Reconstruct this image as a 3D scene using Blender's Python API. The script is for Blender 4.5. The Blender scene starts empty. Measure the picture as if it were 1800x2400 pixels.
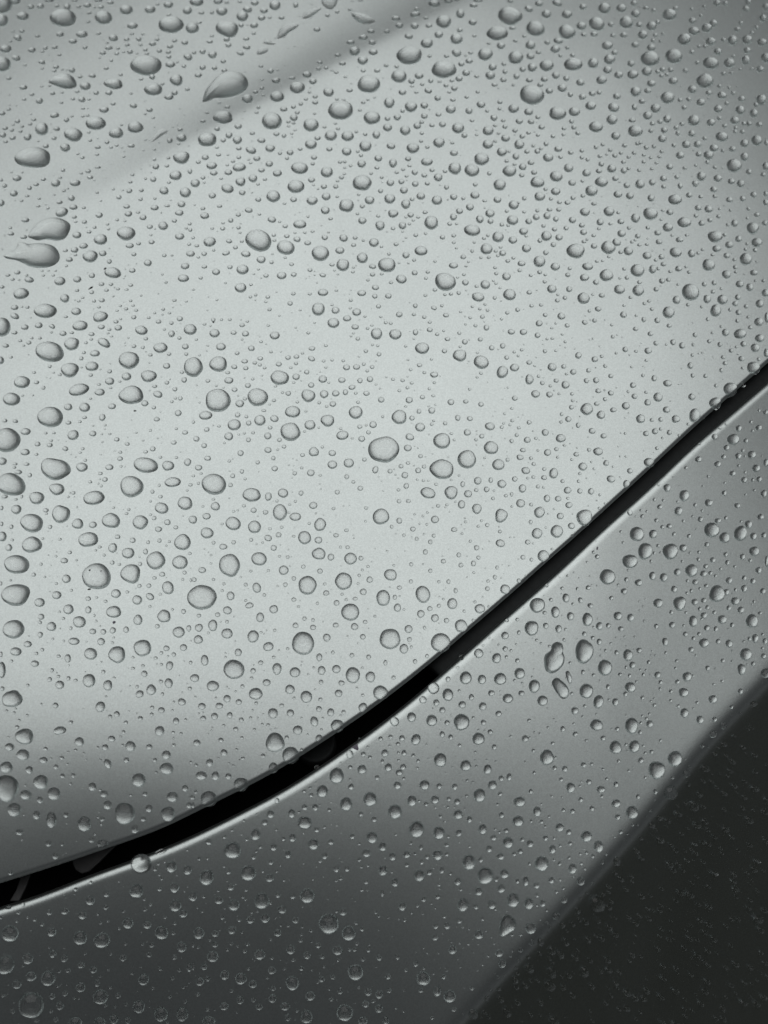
import bpy, math, random
import numpy as np

# ------------------------------------------------------------------ scene, camera, light
scene = bpy.context.scene
TILT, DIST, FPX = math.radians(25.0), 0.28, 2165.0
CAM = np.array([0.0, -DIST * math.sin(TILT), DIST * math.cos(TILT)])
camd = bpy.data.cameras.new("camera")
cam = bpy.data.objects.new("camera", camd)
scene.collection.objects.link(cam)
cam.location = CAM
cam.rotation_euler = (TILT, 0.0, 0.0)
camd.sensor_fit = 'VERTICAL'
camd.sensor_height = 24.0
camd.lens = FPX * 24.0 / 2400.0
camd.clip_start, camd.clip_end = 0.005, 500.0
camd.dof.use_dof = True
camd.dof.focus_distance = 0.285
camd.dof.aperture_fstop = 10.0
scene.camera = cam

SUN_EL, SUN_AZ = math.radians(65.0), math.radians(101.0)     # azimuth from +x
SKY_STRENGTH, SUN_STRENGTH, SUN_ANGLE, EXPOSURE = 0.05, 4.0, math.radians(72.0), -1.84
world = bpy.data.worlds.new("World")
scene.world = world
world.use_nodes = True
wn, wl = world.node_tree.nodes, world.node_tree.links
wn.clear()
sky = wn.new("ShaderNodeTexSky")
sky.sky_type = 'NISHITA'
sky.sun_disc = False
sky.sun_elevation = SUN_EL
sky.sun_rotation = math.pi / 2 - SUN_AZ
sky.air_density, sky.dust_density, sky.ozone_density = 1.0, 0.4, 1.0
hs = wn.new("ShaderNodeHueSaturation")
hs.inputs["Saturation"].default_value = 0.06                 # thin overcast: the blue is mostly gone
bg = wn.new("ShaderNodeBackground")
bg.inputs["Strength"].default_value = SKY_STRENGTH
wo = wn.new("ShaderNodeOutputWorld")
wl.new(sky.outputs[0], hs.inputs["Color"])
wl.new(hs.outputs[0], bg.inputs["Color"])
wl.new(bg.outputs[0], wo.inputs["Surface"])

sund = bpy.data.lights.new("sun", 'SUN')
sund.energy, sund.angle, sund.color = SUN_STRENGTH, SUN_ANGLE, (1.0, 0.992, 0.972)
sun = bpy.data.objects.new("sun", sund)
scene.collection.objects.link(sun)
sun.rotation_euler = (0.0, math.pi / 2 - SUN_EL, SUN_AZ)

vs = scene.view_settings
vs.view_transform, vs.look = 'Standard', 'None'
vs.exposure, vs.gamma, vs.use_curve_mapping = EXPOSURE, 1.0, False
cy = scene.cycles
cy.max_bounces, cy.transmission_bounces, cy.glossy_bounces, cy.diffuse_bounces = 12, 10, 8, 3
cy.caustics_refractive = cy.caustics_reflective = True
cy.use_denoising = True
try:
    cy.denoiser = 'OPENIMAGEDENOISE'
    cy.denoising_input_passes = 'RGB_ALBEDO_NORMAL'
except Exception:
    pass

# ------------------------------------------------------------------ helpers
def link(o, parent=None):
    scene.collection.objects.link(o)
    if parent is not None:
        o.parent = parent
    return o

def mesh_obj(name, verts, faces, mat, parent=None, smooth=True):
    me = bpy.data.meshes.new(name)
    me.from_pydata([tuple(map(float, v)) for v in verts], [], [tuple(map(int, f)) for f in faces])
    me.materials.append(mat)
    if smooth:
        me.polygons.foreach_set("use_smooth", [True] * len(me.polygons))
    me.update()
    return link(bpy.data.objects.new(name, me), parent)

def tag(o, label, cat, group=None, kind=None):
    if label: o["label"] = label
    if cat: o["category"] = cat
    if group: o["group"] = group
    if kind: o["kind"] = kind
    return o

def new_mat(name):
    m = bpy.data.materials.new(name)
    m.use_nodes = True
    return m, m.node_tree.nodes, m.node_tree.links, m.node_tree.nodes["Principled BSDF"]

ct, st = math.cos(TILT), math.sin(TILT)
def ray(u, v):
    """direction through a point of the frame (units of the 1800 x 2400 original)"""
    u, v = np.asarray(u, float), np.asarray(v, float)
    cx, cyy = (u - 900.0) / FPX, (1200.0 - v) / FPX
    return np.stack([cx, cyy * ct + st, cyy * st - ct], -1)

def hit(u, v, S):
    """where the ray meets the height field S(x, y)"""
    d = ray(u, v)
    lo = np.full(d.shape[:-1], 0.12); hi = np.full(d.shape[:-1], 0.12); done = np.zeros(d.shape[:-1], bool)
    t = 0.12
    while t < 0.75 and not done.all():
        t += 0.004
        p = CAM + d * t
        below = (p[..., 2] < S(p[..., 0], p[..., 1])) & ~done
        hi = np.where(below, t, hi); lo = np.where(below, t - 0.004, lo); done |= below
    lo = np.where(done, lo, 0.5); hi = np.where(done, hi, 0.5)
    for _ in range(22):
        mid = (lo + hi) / 2
        p = CAM + d * mid[..., None]
        b = p[..., 2] < S(p[..., 0], p[..., 1])
        hi = np.where(b, mid, hi); lo = np.where(b, lo, mid)
    return CAM + d * hi[..., None]

def curve_fn(px, S, n=13):
    """a line drawn through measured points, laid on S, as y(x), smooth and carried on past both ends"""
    a = np.array(px, float)
    p = hit(a[:, 0], a[:, 1], S)
    x, y = p[:, 0], p[:, 1]
    sx = np.linspace(x[0], x[-1], 160)
    sy = np.interp(sx, x, y)
    w = np.hanning(n + 2)[1:-1]; w /= w.sum()
    k = n // 2
    pad = np.concatenate([2 * sy[0] - sy[1:k + 1][::-1], sy, 2 * sy[-1] - sy[-k - 1:-1][::-1]])
    sy = np.convolve(pad, w, 'valid')
    g0 = (sy[4] - sy[0]) / (sx[4] - sx[0]); g1 = (sy[-1] - sy[-5]) / (sx[-1] - sx[-5])
    ex0 = sx[0] - np.array([0.4, 0.2, 0.1]); ex1 = sx[-1] + np.array([0.1, 0.2, 0.4])
    X = np.concatenate([ex0, sx, ex1])
    Y = np.concatenate([sy[0] + g0 * (ex0 - sx[0]), sy, sy[-1] + g1 * (ex1 - sx[-1])])
    G = np.gradient(Y, X)
    def y_of(q): return np.interp(q, X, Y)
    def cos_of(q): return 1.0 / np.sqrt(1.0 + np.interp(q, X, G) ** 2)
    return y_of, cos_of

# ------------------------------------------------------------------ the shape of the panels
HOOD_EDGE = [(0,2066),(163,2015),(285,1971),(380,1942),(450,1901),(510,1874),(580,1839),(651,1803),(702,1770),(756,1733),(808,1703),
             (862,1662),(900,1639),(954,1592),(1008,1554),(1060,1505),(1136,1440),(1196,1391),(1253,1336),(1291,1304),(1350,1253),
             (1388,1218),(1469,1144),(1537,1082),(1621,1001),(1675,955),(1730,907),(1800,846)]
WING_EDGE = [(0,2123),(108,2091),(190,2053),(306,2015),(361,1993),(450,1957),(523,1920),(586,1888),(653,1855),(710,1820),(748,1793),
             (794,1763),(849,1725),(900,1686),(954,1646),(1017,1589),(1063,1551),(1117,1502),(1187,1440),(1253,1383),(1307,1337),
             (1350,1295),(1404,1242),(1488,1169),(1548,1115),(1621,1041),(1697,979),(1743,939),(1800,890)]
CREASE = [(1070,2400),(1139,2321),(1185,2273),(1226,2224),(1280,2175),(1334,2115),(1404,2037),(1453,1982),(1507,1934),(1567,1847),
          (1608,1801),(1648,1744),(1703,1690),(1757,1635),(1800,1590)]

def flat0(x, y): return np.zeros_like(x)
ye0, ce0 = curve_fn(HOOD_EDGE, flat0, 81)
def sstep(a, b, x):
    t = np.clip((x - a) / (b - a), 0, 1)
    return t * t * (3 - 2 * t)

FOLD = 0.10
f0, f1 = hit([352, 900], [345, 52], flat0)
fd = (f1 - f0)[:2]; fd /= np.linalg.norm(fd)
fn = np.array([-fd[1], fd[0]])
def bonnet_base(x, y):
    x, y = np.asarray(x, float), np.asarray(y, float)
    z = -0.19 * x * x - 0.095 * y * y
    s = (y - ye0(x)) * ce0(x)
    c = 1.75 * (1 - sstep(-0.10, 0.07, x)) + 0.3
    z = z - c * np.maximum(0, 0.074 - s) ** 2
    # pressed fold across the far left of the bonnet
    q = (x - f0[0]) * fn[0] + (y - f0[1]) * fn[1]
    along = (x - f0[0]) * fd[0] + (y - f0[1]) * fd[1]
    w1, w2 = 0.0045, 0.017
    step = np.where(q < 0, w1 * (1 + np.tanh(q / w1)), w1 + w2 * np.tanh(q / w2))
    z = z - FOLD * (0.10 + 0.90 * sstep(-0.07, 0.055, along)) * step + 0.004 * (q + np.sqrt(q * q + 0.0002))
    return z
def wing_base(x, y):
    x, y = np.asarray(x, float), np.asarray(y, float)
    t = np.maximum(0, (ye0(x) - y) * ce0(x))
    z = -0.25 * x * x - 0.26 * y * y
    c = 1.75 * (1 - sstep(-0.10, 0.07, x)) + 0.3
    z = z - c * 0.074 ** 2 - 0.0006
    k = 1 - sstep(-0.13, 0.13, x)
    return z - (0.125 + 0.095 * k + 0.005 * sstep(0.05, 0.11, x)) * t - (3.1 * k - 0.5) * t * t

yb_raw, cb = curve_fn(HOOD_EDGE, bonnet_base, 21)
def yb(x): return yb_raw(x) - 0.0003
yw, cw = curve_fn(WING_EDGE, wing_base, 21)
yc_raw, cc = curve_fn(CREASE, wing_base, 75)
def yc(x): return np.minimum(yc_raw(x), yw(x) - 0.03)
R_B, R_W, SIDE = 0.0014, 0.0026, math.radians(50)

def rolled(s, r, end=0.97):
    k = np.clip((r - s) / r, 0, end)
    return r - r * np.sqrt(1 - k * k)
def bonnet(x, y):
    s = (y - yb(x)) * cb(x)
    return bonnet_base(x, y) - rolled(np.maximum(s, 0) + 0.22 * R_B, R_B)
W_C = 0.0011
def side_drop(c):
    """the wing turns over its outer crease; c: distance past the middle of the turn"""
    q = np.clip(c / W_C, -40, 40)
    return math.tan(SIDE) * W_C * np.where(c / W_C > 40, c / W_C, np.log1p(np.exp(q)))
def wing(x, y):
    t = (yw(x) - y) * cw(x)
    c = (yc(x) - y) * cc(x) - W_C * 0.9
    return wing_base(x, y) - rolled(np.maximum(t, 0), R_W) - side_drop(c)

# ------------------------------------------------------------------ materials
def paint_material():
    m, n, l, b = new_mat("silver_metallic_paint")
    b.inputs["Metallic"].default_value = 0.97
    b.inputs["Roughness"].default_value = 0.315
    b.inputs["Coat Weight"].default_value = 0.2
    b.inputs["Coat Roughness"].default_value = 0.06
    b.inputs["Coat IOR"].default_value = 1.45
    tc = n.new("ShaderNodeTexCoord")
    fl = n.new("ShaderNodeTexVoronoi"); fl.inputs["Scale"].default_value = 4200.0
    l.new(tc.outputs["Object"], fl.inputs["Vector"])
    sep = n.new("ShaderNodeSeparateColor"); l.new(fl.outputs["Color"], sep.inputs[0])
    cl = n.new("ShaderNodeTexNoise"); cl.inputs["Scale"].default_value = 26.0; cl.inputs["Detail"].default_value = 5.0
    l.new(tc.outputs["Object"], cl.inputs["Vector"])
    mr = n.new("ShaderNodeMapRange")
    mr.inputs["To Min"].default_value = 0.91; mr.inputs["To Max"].default_value = 1.09
    l.new(sep.outputs[0], mr.inputs["Value"])
    mr2 = n.new("ShaderNodeMapRange")
    mr2.inputs["From Min"].default_value = 0.3; mr2.inputs["From Max"].default_value = 0.7
    mr2.inputs["To Min"].default_value = 0.97; mr2.inputs["To Max"].default_value = 1.03
    l.new(cl.outputs["Fac"], mr2.inputs["Value"])
    mu = n.new("ShaderNodeMath"); mu.operation = 'MULTIPLY'
    l.new(mr.outputs[0], mu.inputs[0]); l.new(mr2.outputs[0], mu.inputs[1])
    vm = n.new("ShaderNodeVectorMath"); vm.operation = 'SCALE'
    vm.inputs[0].default_value = (0.554, 0.603, 0.601)
    l.new(mu.outputs[0], vm.inputs["Scale"])
    l.new(vm.outputs[0], b.inputs["Base Color"])
    # each flake lies at a slightly different angle
    bp = n.new("ShaderNodeBump"); bp.inputs["Strength"].default_value = 0.05; bp.inputs["Distance"].default_value = 0.0001
    l.new(sep.outputs[1], bp.inputs["Height"])
    l.new(bp.outputs[0], b.inputs["Normal"])
    return m
PAINT = paint_material()

def water_material():
    m, n, l, b = new_mat("rain_water")
    b.inputs["Base Color"].default_value = (1, 1, 1, 1)
    b.inputs["Roughness"].default_value = 0.0
    b.inputs["IOR"].default_value = 1.333
    b.inputs["Transmission Weight"].default_value = 1.0
    return m
WATER = water_material()

def plain(name, col, rough, metal=0.0, noise=0.25, scale=600.0):
    m, n, l, b = new_mat(name)
    b.inputs["Roughness"].default_value = rough
    b.inputs["Metallic"].default_value = metal
    b.inputs["Specular IOR Level"].default_value = 0.12
    tc = n.new("ShaderNodeTexCoord"); t = n.new("ShaderNodeTexNoise")
    t.inputs["Scale"].default_value = scale; t.inputs["Detail"].default_value = 4.0
    l.new(tc.outputs["Object"], t.inputs["Vector"])
    mr = n.new("ShaderNodeMapRange")
    mr.inputs["To Min"].default_value = 1 - noise; mr.inputs["To Max"].default_value = 1 + noise
    l.new(t.outputs["Fac"], mr.inputs["Value"])
    vm = n.new("ShaderNodeVectorMath"); vm.operation = 'SCALE'; vm.inputs[0].default_value = col
    l.new(mr.outputs[0], vm.inputs["Scale"]); l.new(vm.outputs[0], b.inputs["Base Color"])
    return m
RUBBER = plain("black_rubber", (0.036, 0.039, 0.040), 0.6)
PLASTIC = plain("dark_plastic", (0.006, 0.006, 0.006), 0.7)
STEEL = plain("dull_painted_steel", (0.11, 0.11, 0.112), 0.5, 0.3)
DIRT = plain("dry_dirt", (0.012, 0.011, 0.010), 0.8)
ASPHALT = plain("wet_asphalt", (0.045, 0.047, 0.041), 0.75, 0.0, 0.5, 90.0)

# ------------------------------------------------------------------ ground
g = mesh_obj("ground", [(-300, -300, -0.85), (300, -300, -0.85), (300, 300, -0.85), (-300, 300, -0.85)], [(0, 1, 2, 3)], ASPHALT)
g["kind"] = "structure"

# ------------------------------------------------------------------ the car: bonnet, front wing and what shows in the gap
car = link(bpy.data.objects.new("silver_car", None))
car.location = (0, 0, -0.02)
tag(car, "silver car seen close at the gap between its wet bonnet and front wing", "car")
bpy.context.view_layer.update()
OFF = np.array([0, 0, 0.02])

def sheet(name, xs, rows, mat):
    """rows: list of (n_columns, 3) arrays"""
    V = np.concatenate(rows) + OFF
    n = len(xs); F = []
    for j in range(len(rows) - 1):
        for i in range(n - 1):
            a = j * n + i
            F.append((a, a + 1, a + n + 1, a + n))
    return mesh_obj(name, V, F, mat, car)

xs = np.linspace(-0.30, 0.30, 330)
rows = []
lipb = bonnet(xs, yb(xs) + 0.00002)
for (dy, dz) in ((0.030, -0.010), (0.014, -0.0034), (0.0050, -0.0022), (0.0016, -0.0020), (0.0005, -0.0016), (0.0001, -0.0011), (0.0, -0.0004)):
    rows.append(np.stack([xs, yb(xs) + dy, lipb + dz], -1))
for s in np.concatenate([np.array([0.01, 0.04, 0.09, 0.17, 0.28, 0.42, 0.6, 0.85, 1.1, 1.4, 1.8, 2.4, 3.2]) * 0.001, 0.0032 + np.linspace(0.0012, 0.42 , 190)]):
    y = yb(xs) + s / cb(xs)
    rows.append(np.stack([xs, y, bonnet(xs, y)], -1))
sheet("bonnet", xs, rows, PAINT)

xs = np.linspace(-0.30, 0.36, 380)
rows = []
lipw = wing(xs, yw(xs) - 0.00002)
for (dy, dz) in ((-0.0060, -0.0260), (-0.0030, -0.0200), (-0.0012, -0.0118), (-0.0004, -0.0080), (-0.0001, -0.0040), (0.0, -0.0016)):
    rows.append(np.stack([xs, yw(xs) + dy, lipw + dz], -1))
for s in np.array([0.02, 0.08, 0.2, 0.35, 0.55, 0.8, 1.1, 1.5, 2.0, 2.6, 3.2, 4.0]) * 0.001:
    y = yw(xs) - s / cw(xs)
    rows.append(np.stack([xs, y, wing(xs, y)], -1))
ya = yw(xs) - 0.004 / cw(xs); ybx = yc(xs) + 0.011 / cc(xs)
for k in np.linspace(0, 1, 90)[1:]:
    y = ya + (ybx - ya) * k
    rows.append(np.stack([xs, y, wing(xs, y)], -1))
for s in np.linspace(0.011, -0.011, 80)[1:]:
    y = yc(xs) + s / cc(xs)
    rows.append(np.stack([xs, y, wing(xs, y)], -1))
for s in -0.011 - np.array([0.001, 0.003, 0.006, 0.01, 0.016, 0.024, 0.034, 0.048, 0.064, 0.085, 0.11]):
    y = yc(xs) + s / cc(xs)
    rows.append(np.stack([xs, y, wing(xs, y)], -1))
sheet("front_wing", xs, rows[::-1], PAINT)

# ------------------------------------------------------------------ what shows inside the gap
zx = np.linspace(-0.30, 0.30, 300)
zl = wing(zx, yw(zx) - 0.004)
def below(depth):
    return lambda x, y: np.interp(x, zx, zl) - depth

# floor of the gap, widened unseen under the panels to block stray light
rows = []
lz = np.interp(zx, zx, zl)
for dy, dz in ((0.422, -0.0), (0.42, -0.05), (0.030, -0.024), (0.012, -0.030), (-0.004, -0.030), (-0.012, -0.030), (-0.04, -0.09), (-0.16, -0.20)):
    y = yb(zx) + dy
    z = lz + dz if dy < 0.4 else bonnet(zx, y) + dz - 0.004
    z = np.where((np.arange(len(zx)) < 2) | (np.arange(len(zx)) > len(zx) - 3), np.maximum(z, lz - 0.008) if dy > -0.02 else z, z)
    rows.append(np.stack([zx, y, z], -1))
sheet("gutter_light_shield", zx, rows, PLASTIC)

# rubber seal that fills the gap from its cut end up to the right
def seal():
    top_u = np.linspace(1006, 1900, 70)
    H = np.array(HOOD_EDGE, float); W = np.array(WING_EDGE, float)
    V, F = [], []
    prof = ((-22, 0.0042), (-6, 0.0034), (6, 0.0030), (18, 0.0029), (30, 0.0031), (40, 0.0036), (58, 0.0052))
    for i, u in enumerate(top_u):
        v = np.interp(u, H[:, 0], H[:, 1]) if u < 1800 else H[-1, 1] - (u - 1800) * 0.92
        for k, (o, dep) in enumerate(prof):
            p = hit(np.array([u + o * 0.68 + 0.10 * o * (i == 0)]), np.array([v + o * 0.74]), below(dep))[0]
            V.append(p)
    n = len(prof)
    m = len(V)
    V += [p + np.array([0, 0, -0.006]) for p in V]
    for i in range(len(top_u) - 1):
        for k in range(n - 1):
            a = i * n + k
            F.append((a, a + 1, a + n + 1, a + n)); F.append((m + a, m + a + n, m + a + n + 1, m + a + 1))
    for k in range(n - 1):
        F.append((k, m + k, m + k + 1, k + 1))
    o = mesh_obj("rubber_seal", np.array(V) + OFF, F, RUBBER, car)
    return o
seal()

def plate(name, pts, depth, thick, mat, slope=0.0):
    """a flat piece inside the gap, drawn by its outline"""
    a = np.array(pts, float)
    P = hit(a[:, 0], a[:, 1], below(depth))
    P[:, 2] += slope * (P[:, 1] - P[:, 1].mean())
    n = len(P)
    V = np.concatenate([P, P - np.array([0, 0, thick])]) + OFF
    F = [tuple(range(n - 1, -1, -1)), tuple(range(n, 2 * n))] + [(i, (i + 1) % n, n + (i + 1) % n, n + i) for i in range(n)]
    o = mesh_obj(name, V, F, mat, car, smooth=False)
    bv = o.modifiers.new("bevel", 'BEVEL'); bv.width = 0.0003; bv.segments = 2
    return o
plate("bracket", [(172, 2004), (168, 2022), (174, 2038), (188, 2047), (206, 2042), (232, 2020), (262, 1992), (296, 1962), (260, 1950), (200, 1975)], 0.0052, 0.0012, STEEL, 0.25)
plate("strap", [(22, 2112), (44, 2112), (60, 2080), (78, 2030), (82, 2010), (58, 2010), (50, 2048), (38, 2084)], 0.0060, 0.0010, STEEL)

def stopper():
    c = hit(np.array([738.0]), np.array([1738.0]), below(0.007))[0]
    V, F = [], []
    for r, z in ((0.0001, -0.0006), (0.0042, -0.0004), (0.0050, 0.0), (0.0056, 0.0), (0.0059, -0.0006), (0.0060, -0.006)):
        for k in range(32):
            a = 2 * math.pi * k / 32
            V.append(c + np.array([r * math.cos(a), r * math.sin(a), z]))
    for j in range(5):
        for k in range(32):
            a, b = j * 32 + k, j * 32 + (k + 1) % 32
            F.append((a, b, b + 32, a + 32)[::-1])
    mesh_obj("rubber_stopper", np.array(V) + OFF, F, RUBBER, car)
stopper()

# ------------------------------------------------------------------ specks of dirt on the paint
def speck(u, v, w, h, ang, label, mat=DIRT):
    r = np.random.default_rng(int(u * 7 + v))
    S = bonnet if on_bonnet(u, v) else wing
    c = hit(np.array([u]), np.array([v]), S)[0]
    A = math.radians(-ang); V, F = [], []
    sc = 0.000129
    for j, (s, z) in enumerate(((1.0, -0.00002), (0.85, 0.00009), (0.45, 0.00018))):
        for k in range(9):
            a = 2 * math.pi * k / 9; q = s * (1 + 0.25 * r.normal())
            x, y = 0.5 * w * sc * math.cos(a) * q, 0.5 * h * sc * math.sin(a) * q
            V.append((x * math.cos(A) - y * math.sin(A), x * math.sin(A) + y * math.cos(A), z))
    V.append((0, 0, 0.0002))
    V = np.array(V)
    V[:, 2] += S(V[:, 0] + c[0], V[:, 1] + c[1]) - c[2]
    for j in range(2):
        for k in range(9):
            a, b = j * 9 + k, j * 9 + (k + 1) % 9
            F.append((a, b, b + 9, a + 9))
    F += [(18 + k, 18 + (k + 1) % 9, 27) for k in range(9)]
    o = mesh_obj("dirt_speck", V, F, mat, None, smooth=False)
    o.location = c
    tag(o, label, "speck", "specks of dirt on the paint")
def on_bonnet(u, v):
    he = np.interp(u, [p[0] for p in HOOD_EDGE], [p[1] for p in HOOD_EDGE])
    we = np.interp(u, [p[0] for p in WING_EDGE], [p[1] for p in WING_EDGE])
    return v < (he + we) / 2
GREYDIRT = plain("grey_dirt", (0.20, 0.19, 0.23), 0.8)
speck(213, 675, 13, 6, -40, "tiny black splinter of dirt below the long flat raindrops on the bonnet")
speck(247, 629, 8, 5, -55, "black dirt clinging to the pointed end of a small oval raindrop")
speck(500, 755, 6, 5, 0, "tiny dark grain touching a small raindrop on the bare patch of bonnet")
speck(316, 963, 8, 4, 5, "small dark flake lying flat between raindrops in the middle of the bonnet")
speck(209, 1381, 8, 4, -15, "dark crumb at the lower rim of the largest speckled raindrop")
speck(267, 1459, 6, 8, 30, "grey dirt crumb beside the rounded triangular raindrop on the bonnet", GREYDIRT)
speck(834, 1752, 14, 13, 20, "pale purple grey smudge on the bright rim of the front wing", GREYDIRT)
speck(561, 1780, 3, 3, 0, "tiny black dot beside a small raindrop above the gap")
speck(1400, 1285, 4, 8, 0, "short dark fleck among raindrops on the front wing", GREYDIRT)
speck(212, 1338, 4, 4, 0, "larger of two dark specks seen inside the largest grey raindrop")
speck(237, 1340, 3, 3, 0, "smaller of two dark specks seen inside the largest grey raindrop")

SHAPES = """
0 0:1.0:420,706 470,660 530,636 590,640 640,675 662,725 650,755 590,768 530,760 470,735
1 0:1.0:90,880 120,780 190,690 250,640 330,612 400,622 460,660 486,715 475,765 430,805 360,835 270,848 180,845 130,862
1 0:0.35:1120,25 1140,-20 1255,-20 1240,50 1205,80 1160,70
1 0:0.35:950,150 980,95 1050,68 1118,66 1085,105 1030,145 980,162
1 0:0.4:735,325 760,250 810,205 870,192 922,212 890,250 840,280 800,315 760,330
1 0:0.5:1378,118 1420,105 1500,125 1560,155 1582,185 1540,205 1470,205 1410,170
1 0:0.4:560,465 575,425 620,402 660,425 640,455 590,472
1 0:0.4:615,370 640,335 670,345 690,368 720,370 705,388 660,384
0 0:0.35:1310,1225 1350,1150 1390,1118 1450,1128 1410,1165 1360,1200
0 1:0.95:242,272 275,210 330,150 400,115 480,108 545,125 600,160 608,200 590,250 560,290 500,310 430,302 380,298 330,308 275,292
0 1:0.95:30,435 80,410 140,370 155,325 190,322 240,338 330,332 420,340 480,370 515,430 510,480 470,520 400,542 320,545 250,530 190,500 130,475 60,465
2 3:0.9:1385,440 1390,350 1440,310 1450,265 1490,237 1535,250 1550,290 1545,320 1560,370 1550,430 1510,480 1450,510 1405,490
2 3:0.9:1452,580 1490,545 1540,575 1590,630 1600,680 1580,722 1540,728 1500,690 1460,620
2 3:0.9:1570,500 1595,490 1622,540 1622,590 1600,595 1578,550
2 4:1.0:1012,1012 995,940 1005,870 1040,830 1080,825 1125,860 1143,910 1130,955 1085,985 1045,1012
"""
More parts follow.
